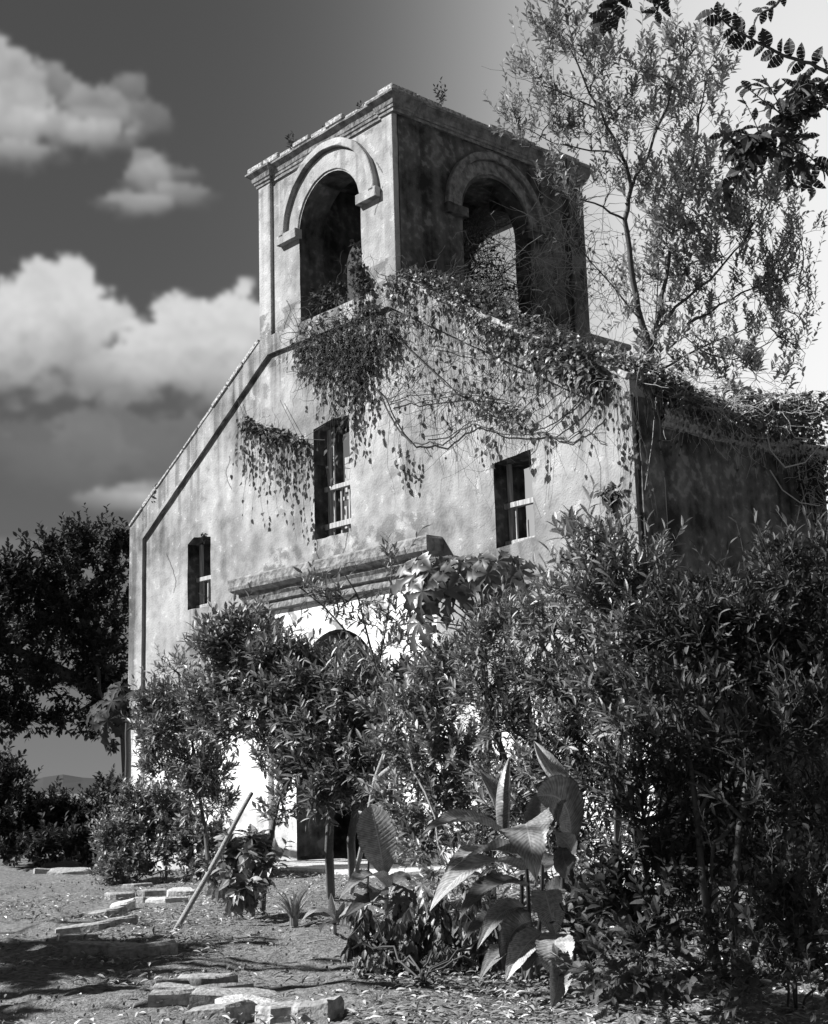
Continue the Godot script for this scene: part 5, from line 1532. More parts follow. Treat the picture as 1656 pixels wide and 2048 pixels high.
func right_tree() -> void:
	var foot := Vector3(9.95, -0.2, -2.75)
	var acc := Acc.new()
	acc.base = foot
	var l := Leaves.new()
	var ways := [
		[0.13, 0.10, [foot, Vector3(9.9, 3.0, -2.8), Vector3(10.0, 5.5, -2.7), Vector3(10.269, 6.796, -2.589), Vector3(10.315, 7.189, -2.525)]],
		[0.085, 0.05, [Vector3(10.303, 7.118, -2.533), Vector3(10.297, 7.692, -2.357), Vector3(10.326, 8.337, -2.202), Vector3(10.385, 8.980, -2.079), Vector3(10.506, 9.420, -2.086)]],
		[0.045, 0.012, [Vector3(10.504, 9.406, -2.087), Vector3(10.559, 9.864, -1.862), Vector3(10.575, 10.417, -1.411), Vector3(10.515, 11.078, -0.997), Vector3(10.481, 11.591, -0.654)]],
		[0.04, 0.012, [Vector3(10.504, 9.406, -2.087), Vector3(10.722, 10.012, -2.309), Vector3(10.941, 10.697, -2.508), Vector3(11.179, 11.339, -2.588), Vector3(11.299, 11.769, -2.597)]],
		[0.06, 0.014, [Vector3(10.339, 7.188, -2.552), Vector3(10.448, 7.716, -2.674), Vector3(10.496, 8.430, -2.826), Vector3(10.647, 9.189, -2.925), Vector3(10.884, 10.025, -3.101), Vector3(11.067, 10.680, -3.115), Vector3(11.213, 11.262, -3.108)]],
		[0.045, 0.012, [Vector3(10.360, 7.259, -2.556), Vector3(10.534, 7.801, -2.900), Vector3(10.822, 8.230, -3.404), Vector3(11.152, 8.872, -3.894), Vector3(11.496, 9.448, -4.112)]],
		[0.035, 0.010, [Vector3(10.612, 7.536, -3.065), Vector3(10.916, 7.829, -3.474), Vector3(11.244, 8.101, -3.917), Vector3(11.716, 8.278, -4.397)]],
		[0.03, 0.010, [Vector3(10.385, 8.980, -2.079), Vector3(10.311, 9.088, -1.657), Vector3(10.200, 9.179, -1.199), Vector3(10.029, 9.288, -0.821)]],
		[0.025, 0.008, [Vector3(10.559, 9.864, -1.862), Vector3(10.387, 9.860, -1.363), Vector3(10.137, 9.934, -0.906), Vector3(9.889, 10.148, -0.411)]],
		[0.025, 0.008, [Vector3(10.575, 10.417, -1.411), Vector3(10.340, 10.594, -0.942), Vector3(10.105, 10.745, -0.633)]],
		[0.022, 0.008, [Vector3(10.292, 7.549, -2.394), Vector3(10.224, 7.990, -1.882), Vector3(10.146, 8.422, -1.360), Vector3(9.869, 8.609, -0.840)]],
		[0.03, 0.008, [Vector3(10.302, 6.795, -2.627), Vector3(10.787, 7.096, -3.084), Vector3(11.265, 7.362, -3.544), Vector3(11.613, 8.130, -4.017)]],
		[0.02, 0.008, [Vector3(10.787, 7.096, -3.084), Vector3(11.155, 6.910, -3.399), Vector3(11.476, 7.110, -3.702), Vector3(11.869, 7.450, -4.044)]],
		[0.02, 0.008, [Vector3(10.377, 7.186, -2.596), Vector3(10.432, 8.182, -2.672), Vector3(10.452, 8.869, -2.646)]],
	]
	var limbs := []
	for w in ways:
		var pts := PackedVector3Array()
		var raw: Array = w[2]
		for k in raw.size() - 1:
			for j in 3:
				pts.append(raw[k].lerp(raw[k + 1], j / 3.0) + (rv(0.025) if k + j > 0 else Vector3.ZERO))
		pts.append(raw[raw.size() - 1])
		acc.tube(pts, w[0] * 0.62, w[1] * 0.6, 7)
		limbs.append(pts)
	var blobs := [
		[Vector3(10.515, 11.360, -0.913), Vector2(0.456, 0.427)], [Vector3(10.376, 11.526, -0.555), Vector2(0.212, 0.255)], [Vector3(10.152, 10.883, -0.645), Vector2(0.285, 0.285)], [Vector3(10.609, 10.910, -1.305), Vector2(0.501, 0.429)], [Vector3(10.206, 10.353, -0.861), Vector2(0.427, 0.285)], [Vector3(9.929, 10.251, -0.426), Vector2(0.283, 0.241)], [Vector3(10.434, 10.140, -1.333), Vector2(0.501, 0.329)], [Vector3(10.741, 10.642, -1.839), Vector2(0.390, 0.434)], [Vector3(10.837, 11.186, -1.941), Vector2(0.291, 0.334)],
		[Vector3(10.878, 10.366, -2.381), Vector2(0.511, 0.438)], [Vector3(11.230, 11.409, -2.624), Vector2(0.264, 0.367)], [Vector3(11.019, 11.020, -2.501), Vector2(0.293, 0.367)], [Vector3(11.274, 11.333, -3.156), Vector2(0.298, 0.372)], [Vector3(11.458, 11.692, -3.257), Vector2(0.164, 0.253)], [Vector3(11.085, 10.789, -3.103), Vector2(0.372, 0.372)], [Vector3(10.576, 9.792, -1.902), Vector2(0.506, 0.332)], [Vector3(10.738, 9.618, -2.596), Vector2(0.587, 0.411)], [Vector3(10.995, 9.947, -3.249), Vector2(0.566, 0.447)],
		[Vector3(11.254, 9.421, -3.695), Vector2(0.596, 0.447)], [Vector3(10.881, 9.179, -3.192), Vector2(0.593, 0.415)], [Vector3(11.607, 9.517, -4.217), Vector2(0.374, 0.374)], [Vector3(11.840, 10.024, -4.331), Vector2(0.299, 0.374)], [Vector3(10.561, 8.937, -2.749), Vector2(0.442, 0.324)], [Vector3(11.029, 8.587, -3.533), Vector2(0.593, 0.370)], [Vector3(10.671, 8.423, -3.025), Vector2(0.442, 0.324)], [Vector3(11.428, 8.677, -4.108), Vector2(0.447, 0.328)], [Vector3(10.512, 7.961, -2.828), Vector2(0.367, 0.293), 0.60], [Vector3(11.177, 7.995, -3.873), Vector2(0.444, 0.222), 0.70], [Vector3(11.604, 8.195, -4.295), Vector2(0.370, 0.222)], [Vector3(10.084, 9.620, -0.939), Vector2(0.356, 0.214), 0.70], [Vector3(9.959, 9.865, -0.574), Vector2(0.255, 0.170), 0.80], [Vector3(10.206, 9.084, -1.081), Vector2(0.354, 0.241), 0.50],
		[Vector3(11.182, 7.151, -3.512), Vector2(0.436, 0.189), 0.70], [Vector3(11.517, 7.423, -3.809), Vector2(0.363, 0.261), 0.70], [Vector3(11.840, 7.624, -4.114), Vector2(0.261, 0.261)], [Vector3(11.036, 6.772, -3.306), Vector2(0.434, 0.217), 0.80], [Vector3(11.613, 8.130, -4.017), Vector2(0.293, 0.293), 0.60], [Vector3(10.577, 9.221, -2.071), Vector2(0.289, 0.246)], [Vector3(10.446, 9.473, -1.696), Vector2(0.288, 0.244), 0.80], [Vector3(11.771, 8.956, -4.412), Vector2(0.328, 0.372)], [Vector3(11.292, 9.051, -3.845), Vector2(0.447, 0.372)], [Vector3(10.835, 8.010, -3.483), Vector2(0.444, 0.267), 0.80], [Vector3(11.548, 7.801, -4.194), Vector2(0.369, 0.221), 0.80], [Vector3(10.437, 8.294, -2.493), Vector2(0.321, 0.365), 0.60], [Vector3(9.906, 10.392, -0.358), Vector2(0.241, 0.156), 0.90], [Vector3(10.894, 7.163, -3.185), Vector2(0.291, 0.218), 0.60], [Vector3(10.584, 7.421, -2.913), Vector2(0.365, 0.292), 0.70], [Vector3(10.260, 7.775, -1.985), Vector2(0.288, 0.288), 0.50], [Vector3(10.876, 7.510, -3.370), Vector2(0.367, 0.220), 0.70], [Vector3(10.380, 6.971, -2.662), Vector2(0.436, 0.218), 0.70], [Vector3(10.832, 6.613, -2.970), Vector2(0.431, 0.244), 0.80], [Vector3(11.401, 6.588, -3.618), Vector2(0.431, 0.244), 0.80], [Vector3(11.793, 7.052, -4.229), Vector2(0.247, 0.291)],
	]
	for b in blobs:
		b[1] = b[1] * 1.25
	fill(acc, l, limbs, blobs, 500.0, 0.13, 0.36, 1.1, 0.0, 11, 0.9)
	l.tone = 1.0
	# bare side twigs
	for k in 150:
		var lb: PackedVector3Array = limbs[1 + rng.randi() % (limbs.size() - 1)]
		var p := lb[rng.randi_range(2, lb.size() - 1)]
		acc.tube(limb(p, p + rv(0.7) + Vector3(0, 0.1, 0), 0.1, 0.1, 6), 0.006, 0.002, 3)
	var o := thing("slender_tree", "slender many-stemmed tree with airy foliage growing out of the ruin behind the tower", "tree", foot)
	dress(o, acc, "bark", l, "tree_leaf", "oval", 0, "trunk")


func twig(label: String, way: Array, n: int, size: float, sprays: Array = [], den: float = 0.0) -> void:
	var acc := Acc.new()
	acc.base = way[0]
	var l := Leaves.new()
	var pts := PackedVector3Array()
	for k in way.size() - 1:
		for j in 4:
			pts.append(way[k].lerp(way[k + 1], j / 4.0) + rv(0.004))
	pts.append(way[way.size() - 1])
	acc.tube(pts, 0.007, 0.0025, 6)
	for k in n:
		var s := (0.1 + 0.9 * (k + rng.randf() * 0.5) / n) * (pts.size() - 1.001)
		var p := pts[int(s)].lerp(pts[int(s) + 1], s - int(s))
		var ax := (pts[int(s) + 1] - pts[int(s)]).normalized()
		var side := ax.cross((eye - p).normalized()) * (1.0 if k % 2 == 0 else -1.0)
		put(l, p, ax * 0.7 + side + rv(0.35), (eye - p).normalized() + Vector3.UP * 0.5 + rv(0.6), size * rng.randf_range(0.75, 1.15), 1.15)
	if sprays.size():
		fill(acc, l, [pts], sprays, den, size, 0.12, -0.1, 0.25, 7, 0.6)
	var o := thing("leafy_branch", label, "branch", way[0])
	dress(o, acc, "bark", l, "dark_leaf", "broad", 300, "twig")


func overhang() -> void:
	twig("dark branch in the top right corner, its leaves in single file against the sky", [Vector3(20.158, 3.337, 8.888), Vector3(20.079, 3.393, 8.994), Vector3(20.020, 3.429, 9.070), Vector3(19.970, 3.474, 9.140), Vector3(19.931, 3.509, 9.193), Vector3(19.891, 3.587, 9.262)], 24, 0.062)
	twig("dense dark spray of leaves hanging at the right edge below the single-file branch", [Vector3(20.263, 3.302, 9.066), Vector3(20.187, 3.226, 9.129), Vector3(20.121, 3.150, 9.181), Vector3(20.061, 3.074, 9.227), Vector3(20.001, 3.001, 9.273)], 22, 0.06, [[Vector3(20.108, 3.198, 9.210), Vector2(0.070, 0.048)], [Vector3(20.111, 3.119, 9.184), Vector2(0.070, 0.064)], [Vector3(20.052, 3.082, 9.239), Vector2(0.070, 0.054)], [Vector3(20.016, 3.029, 9.264), Vector2(0.058, 0.042)], [Vector3(20.106, 3.025, 9.162), Vector2(0.048, 0.070), 0.70], [Vector3(19.981, 3.006, 9.297), Vector2(0.038, 0.029)], [Vector3(20.048, 2.996, 9.218), Vector2(0.048, 0.042), 0.60]], 2600.0)
	twig("few dark leaves on a twig at the top edge above the tree", [Vector3(19.608, 3.834, 9.345), Vector3(19.583, 3.749, 9.349), Vector3(19.555, 3.690, 9.363), Vector3(19.526, 3.652, 9.385)], 16, 0.06)
	twig("small star of dark leaves hanging at the top edge left of the corner branch", [Vector3(19.697, 3.813, 9.239), Vector3(19.682, 3.753, 9.239), Vector3(19.666, 3.708, 9.243), Vector3(19.655, 3.681, 9.248)], 9, 0.06)
	twig("tiny twig of dark leaves at the top edge in the right corner", [Vector3(20.031, 3.727, 8.991), Vector3(19.991, 3.653, 9.015), Vector3(19.963, 3.625, 9.038), Vector3(19.939, 3.613, 9.062)], 8, 0.05)


# ---------------------------------------------------------------- vines

func strand(acc: Acc, l: Leaves, p: Vector3, length: float, size: float, gap: float, leafy: float, thick: float = 0.0035, sway: float = 0.03) -> void:
	var pts := PackedVector3Array([p])
	var n := maxi(3, int(length / 0.13))
	var d := Vector3(rng.randf_range(-0.25, 0.25), -1, 0)
	for k in n:
		d = (d + Vector3(rng.randf_range(-0.35, 0.35), -0.35, rng.randf_range(-0.06, 0.06))).normalized()
		pts.append(pts[k] + d * (length / n) + Vector3(0, 0, rng.randf_range(-sway, sway) * 0.3))
	acc.tube(pts, thick, thick * 0.5, 3)
	var s := rng.randf() * gap
	while s < length:
		if rng.randf() < leafy:
			var f := s / length * n
			var q := pts[mini(int(f), n - 1)].lerp(pts[mini(int(f) + 1, n)], f - int(f))
			put(l, q, Vector3(rng.randf_range(-0.7, 0.7), -0.8, rng.randf_range(-0.1, 0.8)), Vector3(rng.randf_range(-0.7, 0.7), 0.3, 1.0), size * rng.randf_range(0.6, 1.25))
		s += gap * rng.randf_range(0.6, 1.4)


func tangle(acc: Acc, l: Leaves, path: Array, r: Vector3, n: int, leaves: int, size: float, thick: float = 0.006, reach: float = 0.55) -> void:
	# loops of stem wound about a line, with leaves on their outside
	for k in n:
		var s := rng.randf() * (path.size() - 1.001)
		var p: Vector3 = path[int(s)].lerp(path[int(s) + 1], s - int(s)) + in_ball() * r
		var pts := PackedVector3Array([p])
		var d := rv()
		for j in rng.randi_range(4, 8):
			d = (d + rv(0.75) + Vector3(0, -0.1, 0)).normalized()
			pts.append(pts[j] + d * reach / 5.0)
		acc.tube(pts, thick * rng.randf_range(0.5, 1.1), thick * 0.35, 4)
	for k in leaves:
		var s := rng.randf() * (path.size() - 1.001)
		var g := in_ball()
		g = g.normalized() * pow(g.length(), 0.6)
		var p: Vector3 = path[int(s)].lerp(path[int(s) + 1], s - int(s)) + g * r
		put(l, p, g * 0.6 + rv(0.5) + Vector3(0, -0.35, 0.2), Vector3(-0.1, 0.7, 0.6) + rv(0.7), size * rng.randf_range(0.6, 1.25))


func vine(label: String, at: Vector3, acc: Acc, l: Leaves, stem: String, leaf: String = "vine_leaf", singles: int = 0, kind: String = "heart") -> void:
	var o := thing("vine", label, "vine", at)
	dress(o, acc, stem, l, leaf, kind, singles, "stems")


func vines() -> void:
	# thick curtain below the tower, left of the middle
	var at: Vector3 = Vector3(6.545, 8.078, 0.100)
	var acc := Acc.new()
	acc.base = at
	var l := Leaves.new()
	tangle(acc, l, [Vector3(5.441, 8.125, 0.140), Vector3(6.296, 8.045, 0.200), Vector3(7.147, 7.890, 0.200), Vector3(7.845, 8.004, 0.200)], Vector3(0.3, 0.28, 0.14), 190, 120, 0.08)
	tangle(acc, l, [Vector3(5.668, 7.655, 0.120), Vector3(6.502, 7.432, 0.180), Vector3(7.318, 7.461, 0.160)], Vector3(0.4, 0.35, 0.12), 170, 110, 0.08)
	for k in 170:
		var s := rng.randf()
		var p: Vector3 = (Vector3(5.210, 8.022, 0.120)).lerp(Vector3(7.764, 7.731, 0.140), s) + rv(0.12)
		var hang := lerpf(0.4, 2.1, exp(-pow((s - 0.52) / 0.24, 2.0))) * rng.randf_range(0.35, 1.15)
		strand(acc, l, p, hang, 0.08, 0.10, 0.5)
	vine("thick dark curtain of vine hanging from the tower's foot to the middle window", at, acc, l, "vine_stem", "vine_leaf", 200)
	# spray left of the middle window
	at = Vector3(4.788, 6.623, 0.080)
	acc = Acc.new()
	acc.base = at
	l = Leaves.new()
	var arc := PackedVector3Array([Vector3(4.771, 7.216, 0.060), Vector3(5.350, 6.421, 0.100), Vector3(6.024, 6.517, 0.120), Vector3(6.661, 7.086, 0.120)])
	acc.tube(arc, 0.006, 0.004, 4)
	acc.tube(PackedVector3Array([Vector3(3.581, 7.488, 0.070), Vector3(3.771, 7.116, 0.060), Vector3(4.232, 6.909, 0.080), Vector3(4.815, 6.631, 0.100), Vector3(5.350, 6.437, 0.100), Vector3(6.018, 6.279, 0.120)]), 0.006, 0.005, 4)
	for k in 62:
		var s := rng.randf()
		var line := [Vector3(3.623, 7.145, 0.080), Vector3(4.260, 6.858, 0.100), Vector3(4.950, 6.544, 0.100), Vector3(5.674, 6.353, 0.100)]
		var p: Vector3 = line[int(s * 2.999)].lerp(line[int(s * 2.999) + 1], s * 2.999 - int(s * 2.999)) + rv(0.05) * Vector3(1, 1, 0.4)
		strand(acc, l, p, rng.randf_range(0.15, 1.0) * (1.7 if k % 6 == 0 else 1.0), 0.08, 0.10, 0.6)
	tangle(acc, l, [Vector3(3.652, 7.078, 0.080), Vector3(4.400, 6.769, 0.100), Vector3(5.349, 6.380, 0.100)], Vector3(0.16, 0.12, 0.05), 50, 150, 0.085, 0.004, 0.4)
	vine("lacy spray of vine spread over the wall left of the middle window", at, acc, l, "vine_stem", "vine_leaf", 200)
	# bare looping stems over the right half of the gable
	at = Vector3(9.242, 5.847, 0.060)
	acc = Acc.new()
	acc.base = at
	l = Leaves.new()
	for w in [
		[0.014, [Vector3(6.942, 7.056, 0.100), Vector3(7.318, 6.719, 0.070), Vector3(7.460, 6.411, 0.060), Vector3(7.704, 6.083, 0.070), Vector3(7.962, 5.842, 0.060), Vector3(8.182, 5.771, 0.050), Vector3(8.348, 5.775, 0.060), Vector3(8.609, 5.682, 0.060), Vector3(8.751, 5.733, 0.050), Vector3(8.987, 5.812, 0.060), Vector3(9.242, 5.847, 0.060), Vector3(9.475, 5.747, 0.050), Vector3(9.812, 5.575, 0.050), Vector3(10.285, 5.474, 0.060), Vector3(10.553, 5.453, 0.070)]],
		[0.009, [Vector3(10.553, 5.453, 0.070), Vector3(10.718, 5.349, 0.050), Vector3(10.932, 5.257, 0.050), Vector3(11.120, 5.312, 0.050), Vector3(11.254, 5.353, 0.060), Vector3(11.413, 5.181, 0.050), Vector3(11.611, 5.071, 0.050)]],
		[0.011, [Vector3(7.732, 7.477, 0.080), Vector3(8.331, 6.934, 0.100), Vector3(8.790, 6.498, 0.120), Vector3(9.148, 6.283, 0.120), Vector3(9.402, 6.048, 0.100), Vector3(9.674, 5.886, 0.100), Vector3(9.922, 5.784, 0.080), Vector3(10.172, 5.632, 0.070)]],
		[0.009, [Vector3(7.465, 6.520, 0.060), Vector3(7.871, 6.509, 0.060), Vector3(8.055, 6.415, 0.050), Vector3(8.643, 6.358, 0.060), Vector3(9.055, 6.308, 0.100), Vector3(9.425, 6.199, 0.080), Vector3(9.850, 6.053, 0.060)]],
		[0.009, [Vector3(11.225, 5.916, 0.120), Vector3(10.916, 5.729, 0.100), Vector3(10.541, 5.623, 0.080), Vector3(10.302, 5.592, 0.070)]],
		[0.010, [Vector3(11.242, 5.722, 0.120), Vector3(10.968, 5.574, 0.100), Vector3(10.689, 5.447, 0.080), Vector3(10.553, 5.453, 0.070)]],
		[0.008, [Vector3(11.471, 5.553, 0.120), Vector3(11.243, 5.376, 0.080), Vector3(10.974, 5.294, 0.060), Vector3(10.718, 5.349, 0.050)]],
		[0.009, [Vector3(9.086, 7.500, 0.140), Vector3(9.358, 7.109, 0.140), Vector3(9.627, 6.805, 0.140), Vector3(9.881, 6.563, 0.130), Vector3(10.137, 6.450, 0.120)]],
		[0.007, [Vector3(8.415, 7.190, 0.060), Vector3(8.957, 6.964, 0.080), Vector3(9.280, 6.828, 0.080), Vector3(9.514, 6.790, 0.100)]],
		[0.006, [Vector3(7.415, 6.616, 0.050), Vector3(7.864, 6.622, 0.050), Vector3(8.372, 6.529, 0.050), Vector3(8.822, 6.497, 0.080)]],
		[0.006, [Vector3(7.880, 6.726, 0.060), Vector3(8.129, 6.938, 0.060), Vector3(8.320, 7.184, 0.080), Vector3(8.464, 7.304, 0.100)]],
		[0.006, [Vector3(7.414, 6.589, 0.050), Vector3(7.724, 6.846, 0.060), Vector3(7.584, 7.155, 0.070), Vector3(7.548, 7.438, 0.100)]],
		[0.007, [Vector3(8.227, 5.895, 0.050), Vector3(8.617, 5.838, 0.060), Vector3(8.882, 5.912, 0.060), Vector3(9.116, 5.988, 0.070), Vector3(9.446, 5.939, 0.080)]],
		[0.006, [Vector3(9.236, 6.012, 0.080), Vector3(9.563, 6.142, 0.080), Vector3(9.766, 6.293, 0.100), Vector3(10.001, 6.434, 0.120)]],
		[0.006, [Vector3(9.950, 5.854, 0.070), Vector3(10.204, 5.993, 0.080), Vector3(10.430, 6.134, 0.100), Vector3(10.653, 6.272, 0.120)]],
		[0.006, [Vector3(8.182, 5.771, 0.050), Vector3(8.254, 5.651, 0.050), Vector3(8.310, 5.600, 0.050), Vector3(8.216, 5.658, 0.050)]],
		[0.005, [Vector3(10.285, 5.474, 0.060), Vector3(10.669, 5.418, 0.060), Vector3(10.964, 5.274, 0.050), Vector3(11.273, 5.327, 0.050), Vector3(11.655, 5.269, 0.050)]],
		[0.005, [Vector3(10.801, 6.090, 0.120), Vector3(10.549, 5.959, 0.100), Vector3(10.193, 5.823, 0.080), Vector3(9.722, 5.878, 0.080)]],
	]:
		var raw: Array = w[1]
		var pts := PackedVector3Array()
		for k in raw.size() - 1:
			for j in 3:
				pts.append(raw[k].lerp(raw[k + 1], j / 3.0) + rv(0.012) * Vector3(1, 1, 0.3))
		pts.append(raw[raw.size() - 1])
		acc.tube(pts, w[0], w[0] * 0.6, 5)
	tangle(acc, l, [Vector3(9.268, 6.207, 0.100), Vector3(9.539, 5.966, 0.100), Vector3(9.924, 5.808, 0.080), Vector3(10.312, 5.600, 0.080)], Vector3(0.2, 0.12, 0.05), 46, 60, 0.075, 0.005, 0.45)
	tangle(acc, l, [Vector3(7.355, 7.380, 0.080), Vector3(7.918, 7.069, 0.080), Vector3(8.415, 6.728, 0.080), Vector3(8.967, 6.436, 0.080)], Vector3(0.5, 0.45, 0.05), 60, 40, 0.07, 0.005, 1.1)
	tangle(acc, l, [Vector3(8.975, 6.591, 0.080), Vector3(9.537, 6.301, 0.080), Vector3(10.141, 6.057, 0.080), Vector3(10.711, 5.779, 0.080)], Vector3(0.5, 0.4, 0.05), 60, 50, 0.07, 0.005, 1.1)
	vine("bare vine stems looping in long swags across the right half of the gable", at, acc, l, "vine_stem", "vine_leaf", 60)
	# thin hanging threads between the border and the swags
	at = Vector3(9.571, 6.544, 0.100)
	acc = Acc.new()
	acc.base = at
	l = Leaves.new()
	for k in 74:
		var s := rng.randf()
		var p: Vector3 = (Vector3(7.990, 7.676, 0.120)).lerp(Vector3(11.481, 5.691, 0.120), s) + Vector3(0, rng.randf_range(-0.1, 0.35), rng.randf_range(-0.02, 0.05))
		strand(acc, l, p, rng.randf_range(0.3, 1.5) * lerpf(1.35, 0.75, s), 0.065, 0.2, 0.16, 0.0028)
	for k in 16:
		var p: Vector3 = (Vector3(7.569, 6.771, 0.070)).lerp(Vector3(10.677, 5.403, 0.070), rng.randf()) + rv(0.05)
		strand(acc, l, p, rng.randf_range(0.4, 1.0), 0.075, 0.14, 0.3, 0.003)
	for q in [[Vector3(9.521, 5.570, 0.070), 0.5], [Vector3(10.472, 5.446, 0.070), 0.6], [Vector3(6.041, 5.803, 0.100), 0.3], [Vector3(7.653, 5.949, 0.060), 1.0], [Vector3(7.975, 5.735, 0.060), 0.8], [Vector3(10.960, 5.722, 0.080), 0.35], [Vector3(10.855, 5.794, 0.080), 0.3]]:
		for k in 3:
			strand(acc, l, q[0] + rv(0.09), q[1] * rng.randf_range(0.5, 1.1), 0.09, 0.09, 0.5, 0.003)
	vine("hair-thin vine threads hanging from the right slope of the gable, with scattered leaves", at, acc, l, "vine_stem", "vine_leaf", 150)
	# threads down the right corner
	at = Vector3(11.646, 5.307, 0.100)
	acc = Acc.new()
	acc.base = at
	l = Leaves.new()
	for k in 22:
		var p: Vector3 = (Vector3(11.487, 6.012, 0.140)).lerp(Vector3(12.119, 5.573, 0.140), rng.randf()) + rv(0.05)
		strand(acc, l, p, rng.randf_range(0.4, 1.9), 0.07, 0.12, 0.32, 0.0035)
	tangle(acc, l, [Vector3(11.505, 4.483, 0.100), Vector3(11.758, 4.436, 0.120)], Vector3(0.1, 0.09, 0.05), 14, 40, 0.10, 0.004, 0.3)
	tangle(acc, l, [Vector3(11.471, 4.020, 0.100), Vector3(11.514, 3.520, 0.100)], Vector3(0.12, 0.2, 0.06), 30, 80, 0.08, 0.004, 0.3)
	for k in 8:
		strand(acc, l, (Vector3(11.601, 4.372, 0.100)) + rv(0.08), rng.randf_range(0.4, 0.8), 0.08, 0.1, 0.4)
	vine("vine threads trailing down the pale right corner of the front to a knot of leaves", at, acc, l, "vine_stem", "vine_leaf", 100)
	# heap along the right slope
	at = Vector3(9.575, 7.153, -0.200)
	acc = Acc.new()
	acc.base = at
	l = Leaves.new()
	tangle(acc, l, [Vector3(7.680, 8.301, -0.050), Vector3(8.179, 8.203, -0.100), Vector3(8.907, 7.820, -0.200), Vector3(9.490, 7.415, -0.300)], Vector3(0.22, 0.26, 0.3), 220, 1000, 0.08, 0.006, 0.5)
	tangle(acc, l, [Vector3(8.700, 7.821, -0.100), Vector3(9.581, 7.260, -0.200), Vector3(10.489, 6.697, -0.200), Vector3(11.414, 6.204, -0.100)], Vector3(0.34, 0.22, 0.4), 340, 1700, 0.075, 0.006, 0.55)
	tangle(acc, l, [Vector3(10.624, 6.546, 0.050), Vector3(11.170, 6.196, 0.100), Vector3(11.567, 5.902, 0.100)], Vector3(0.24, 0.26, 0.14), 90, 800, 0.085, 0.005, 0.4)
	tangle(acc, l, [Vector3(9.406, 7.156, 0.020), Vector3(10.269, 6.672, 0.050)], Vector3(0.3, 0.16, 0.1), 50, 160, 0.08, 0.005, 0.5)
	for k in 60:
		var p: Vector3 = (Vector3(7.924, 8.075, 0.120)).lerp(Vector3(11.610, 6.013, 0.140), rng.randf()) + rv(0.1)
		strand(acc, l, p, rng.randf_range(0.2, 0.7), 0.08, 0.1, 0.6)
	vine("thick heap of leafy vine lying along the right slope of the gable below the tower", at, acc, l, "vine_stem", "droop_leaf", 250)
	# heap over the side wall
	at = Vector3(12.000, 5.779, -1.335)
	acc = Acc.new()
	acc.base = at
	l = Leaves.new()
	tangle(acc, l, [Vector3(11.652, 6.078, -0.100), Vector3(12.000, 5.906, -0.341), Vector3(11.900, 5.755, -1.049), Vector3(11.800, 5.714, -1.915)], Vector3(0.25, 0.22, 0.3), 180, 1300, 0.075, 0.006, 0.5)
	tangle(acc, l, [Vector3(12.100, 5.698, -0.588), Vector3(12.100, 5.549, -1.491), Vector3(12.100, 5.598, -2.483), Vector3(12.000, 5.846, -3.983)], Vector3(0.24, 0.22, 0.3), 280, 1900, 0.075, 0.006, 0.5)
	tangle(acc, l, [Vector3(11.800, 6.031, -2.172), Vector3(11.800, 5.986, -3.202), Vector3(11.800, 6.265, -4.487)], Vector3(0.3, 0.2, 0.3), 120, 900, 0.09, 0.006, 0.5)
	for k in 70:
		var p: Vector3 = (Vector3(12.150, 5.546, -0.122)).lerp(Vector3(12.150, 5.411, -3.684), rng.randf()) + rv(0.12)
		strand(acc, l, p, rng.randf_range(0.15, 0.6), 0.06, 0.08, 0.5)
	vine("matted vine spilling over the top of the dark side wall at the right", at, acc, l, "dry_stem", "droop_leaf", 200)
	# loops of stem hanging before the side wall
	at = Vector3(12.200, 5.133, -2.732)
	acc = Acc.new()
	acc.base = at
	l = Leaves.new()
	for w in [
		[0.012, [Vector3(12.200, 5.572, -2.449), Vector3(12.300, 5.199, -2.366), Vector3(12.300, 5.005, -2.681), Vector3(12.300, 5.137, -3.168), Vector3(12.300, 5.437, -3.577)]],
		[0.010, [Vector3(12.300, 4.926, -2.329), Vector3(12.300, 4.688, -2.579), Vector3(12.300, 4.563, -2.966), Vector3(12.300, 4.568, -3.443)]],
		[0.009, [Vector3(12.200, 5.419, -3.303), Vector3(12.200, 5.073, -3.337), Vector3(12.200, 4.660, -3.372), Vector3(12.200, 4.390, -3.427)]],
		[0.009, [Vector3(12.200, 5.322, -3.110), Vector3(12.200, 4.914, -3.170), Vector3(12.200, 4.579, -3.263), Vector3(12.200, 4.236, -3.260)]],
		[0.006, [Vector3(12.120, 4.613, -0.344), Vector3(12.120, 4.333, -0.345), Vector3(12.120, 4.024, -0.342), Vector3(12.120, 3.804, -0.282)]],
		[0.004, [Vector3(12.200, 5.282, -0.111), Vector3(12.200, 5.025, -0.057), Vector3(12.200, 4.639, 0.065), Vector3(12.200, 4.385, 0.145)]],
		[0.010, [Vector3(12.200, 5.767, -2.820), Vector3(12.300, 5.457, -2.978), Vector3(12.300, 5.509, -3.588)]],
	]:
		acc.tube(PackedVector3Array(w[1]), w[0], w[0] * 0.7, 5)
	tangle(acc, l, [Vector3(12.200, 5.347, -3.293), Vector3(12.200, 4.667, -3.433)], Vector3(0.12, 0.4, 0.25), 60, 260, 0.07, 0.006, 0.5)
	tangle(acc, l, [Vector3(12.000, 5.493, -4.056), Vector3(12.000, 4.484, -4.026)], Vector3(0.3, 0.5, 0.3), 60, 420, 0.08, 0.006, 0.5)
	vine("pale vine stems looping down in front of the dark side wall at the right edge", at, acc, l, "dry_stem")
	# dry tangle before the dark side of the tower
	at = Vector3(8.200, 9.227, -2.818)
	acc = Acc.new()
	acc.base = at
	l = Leaves.new()
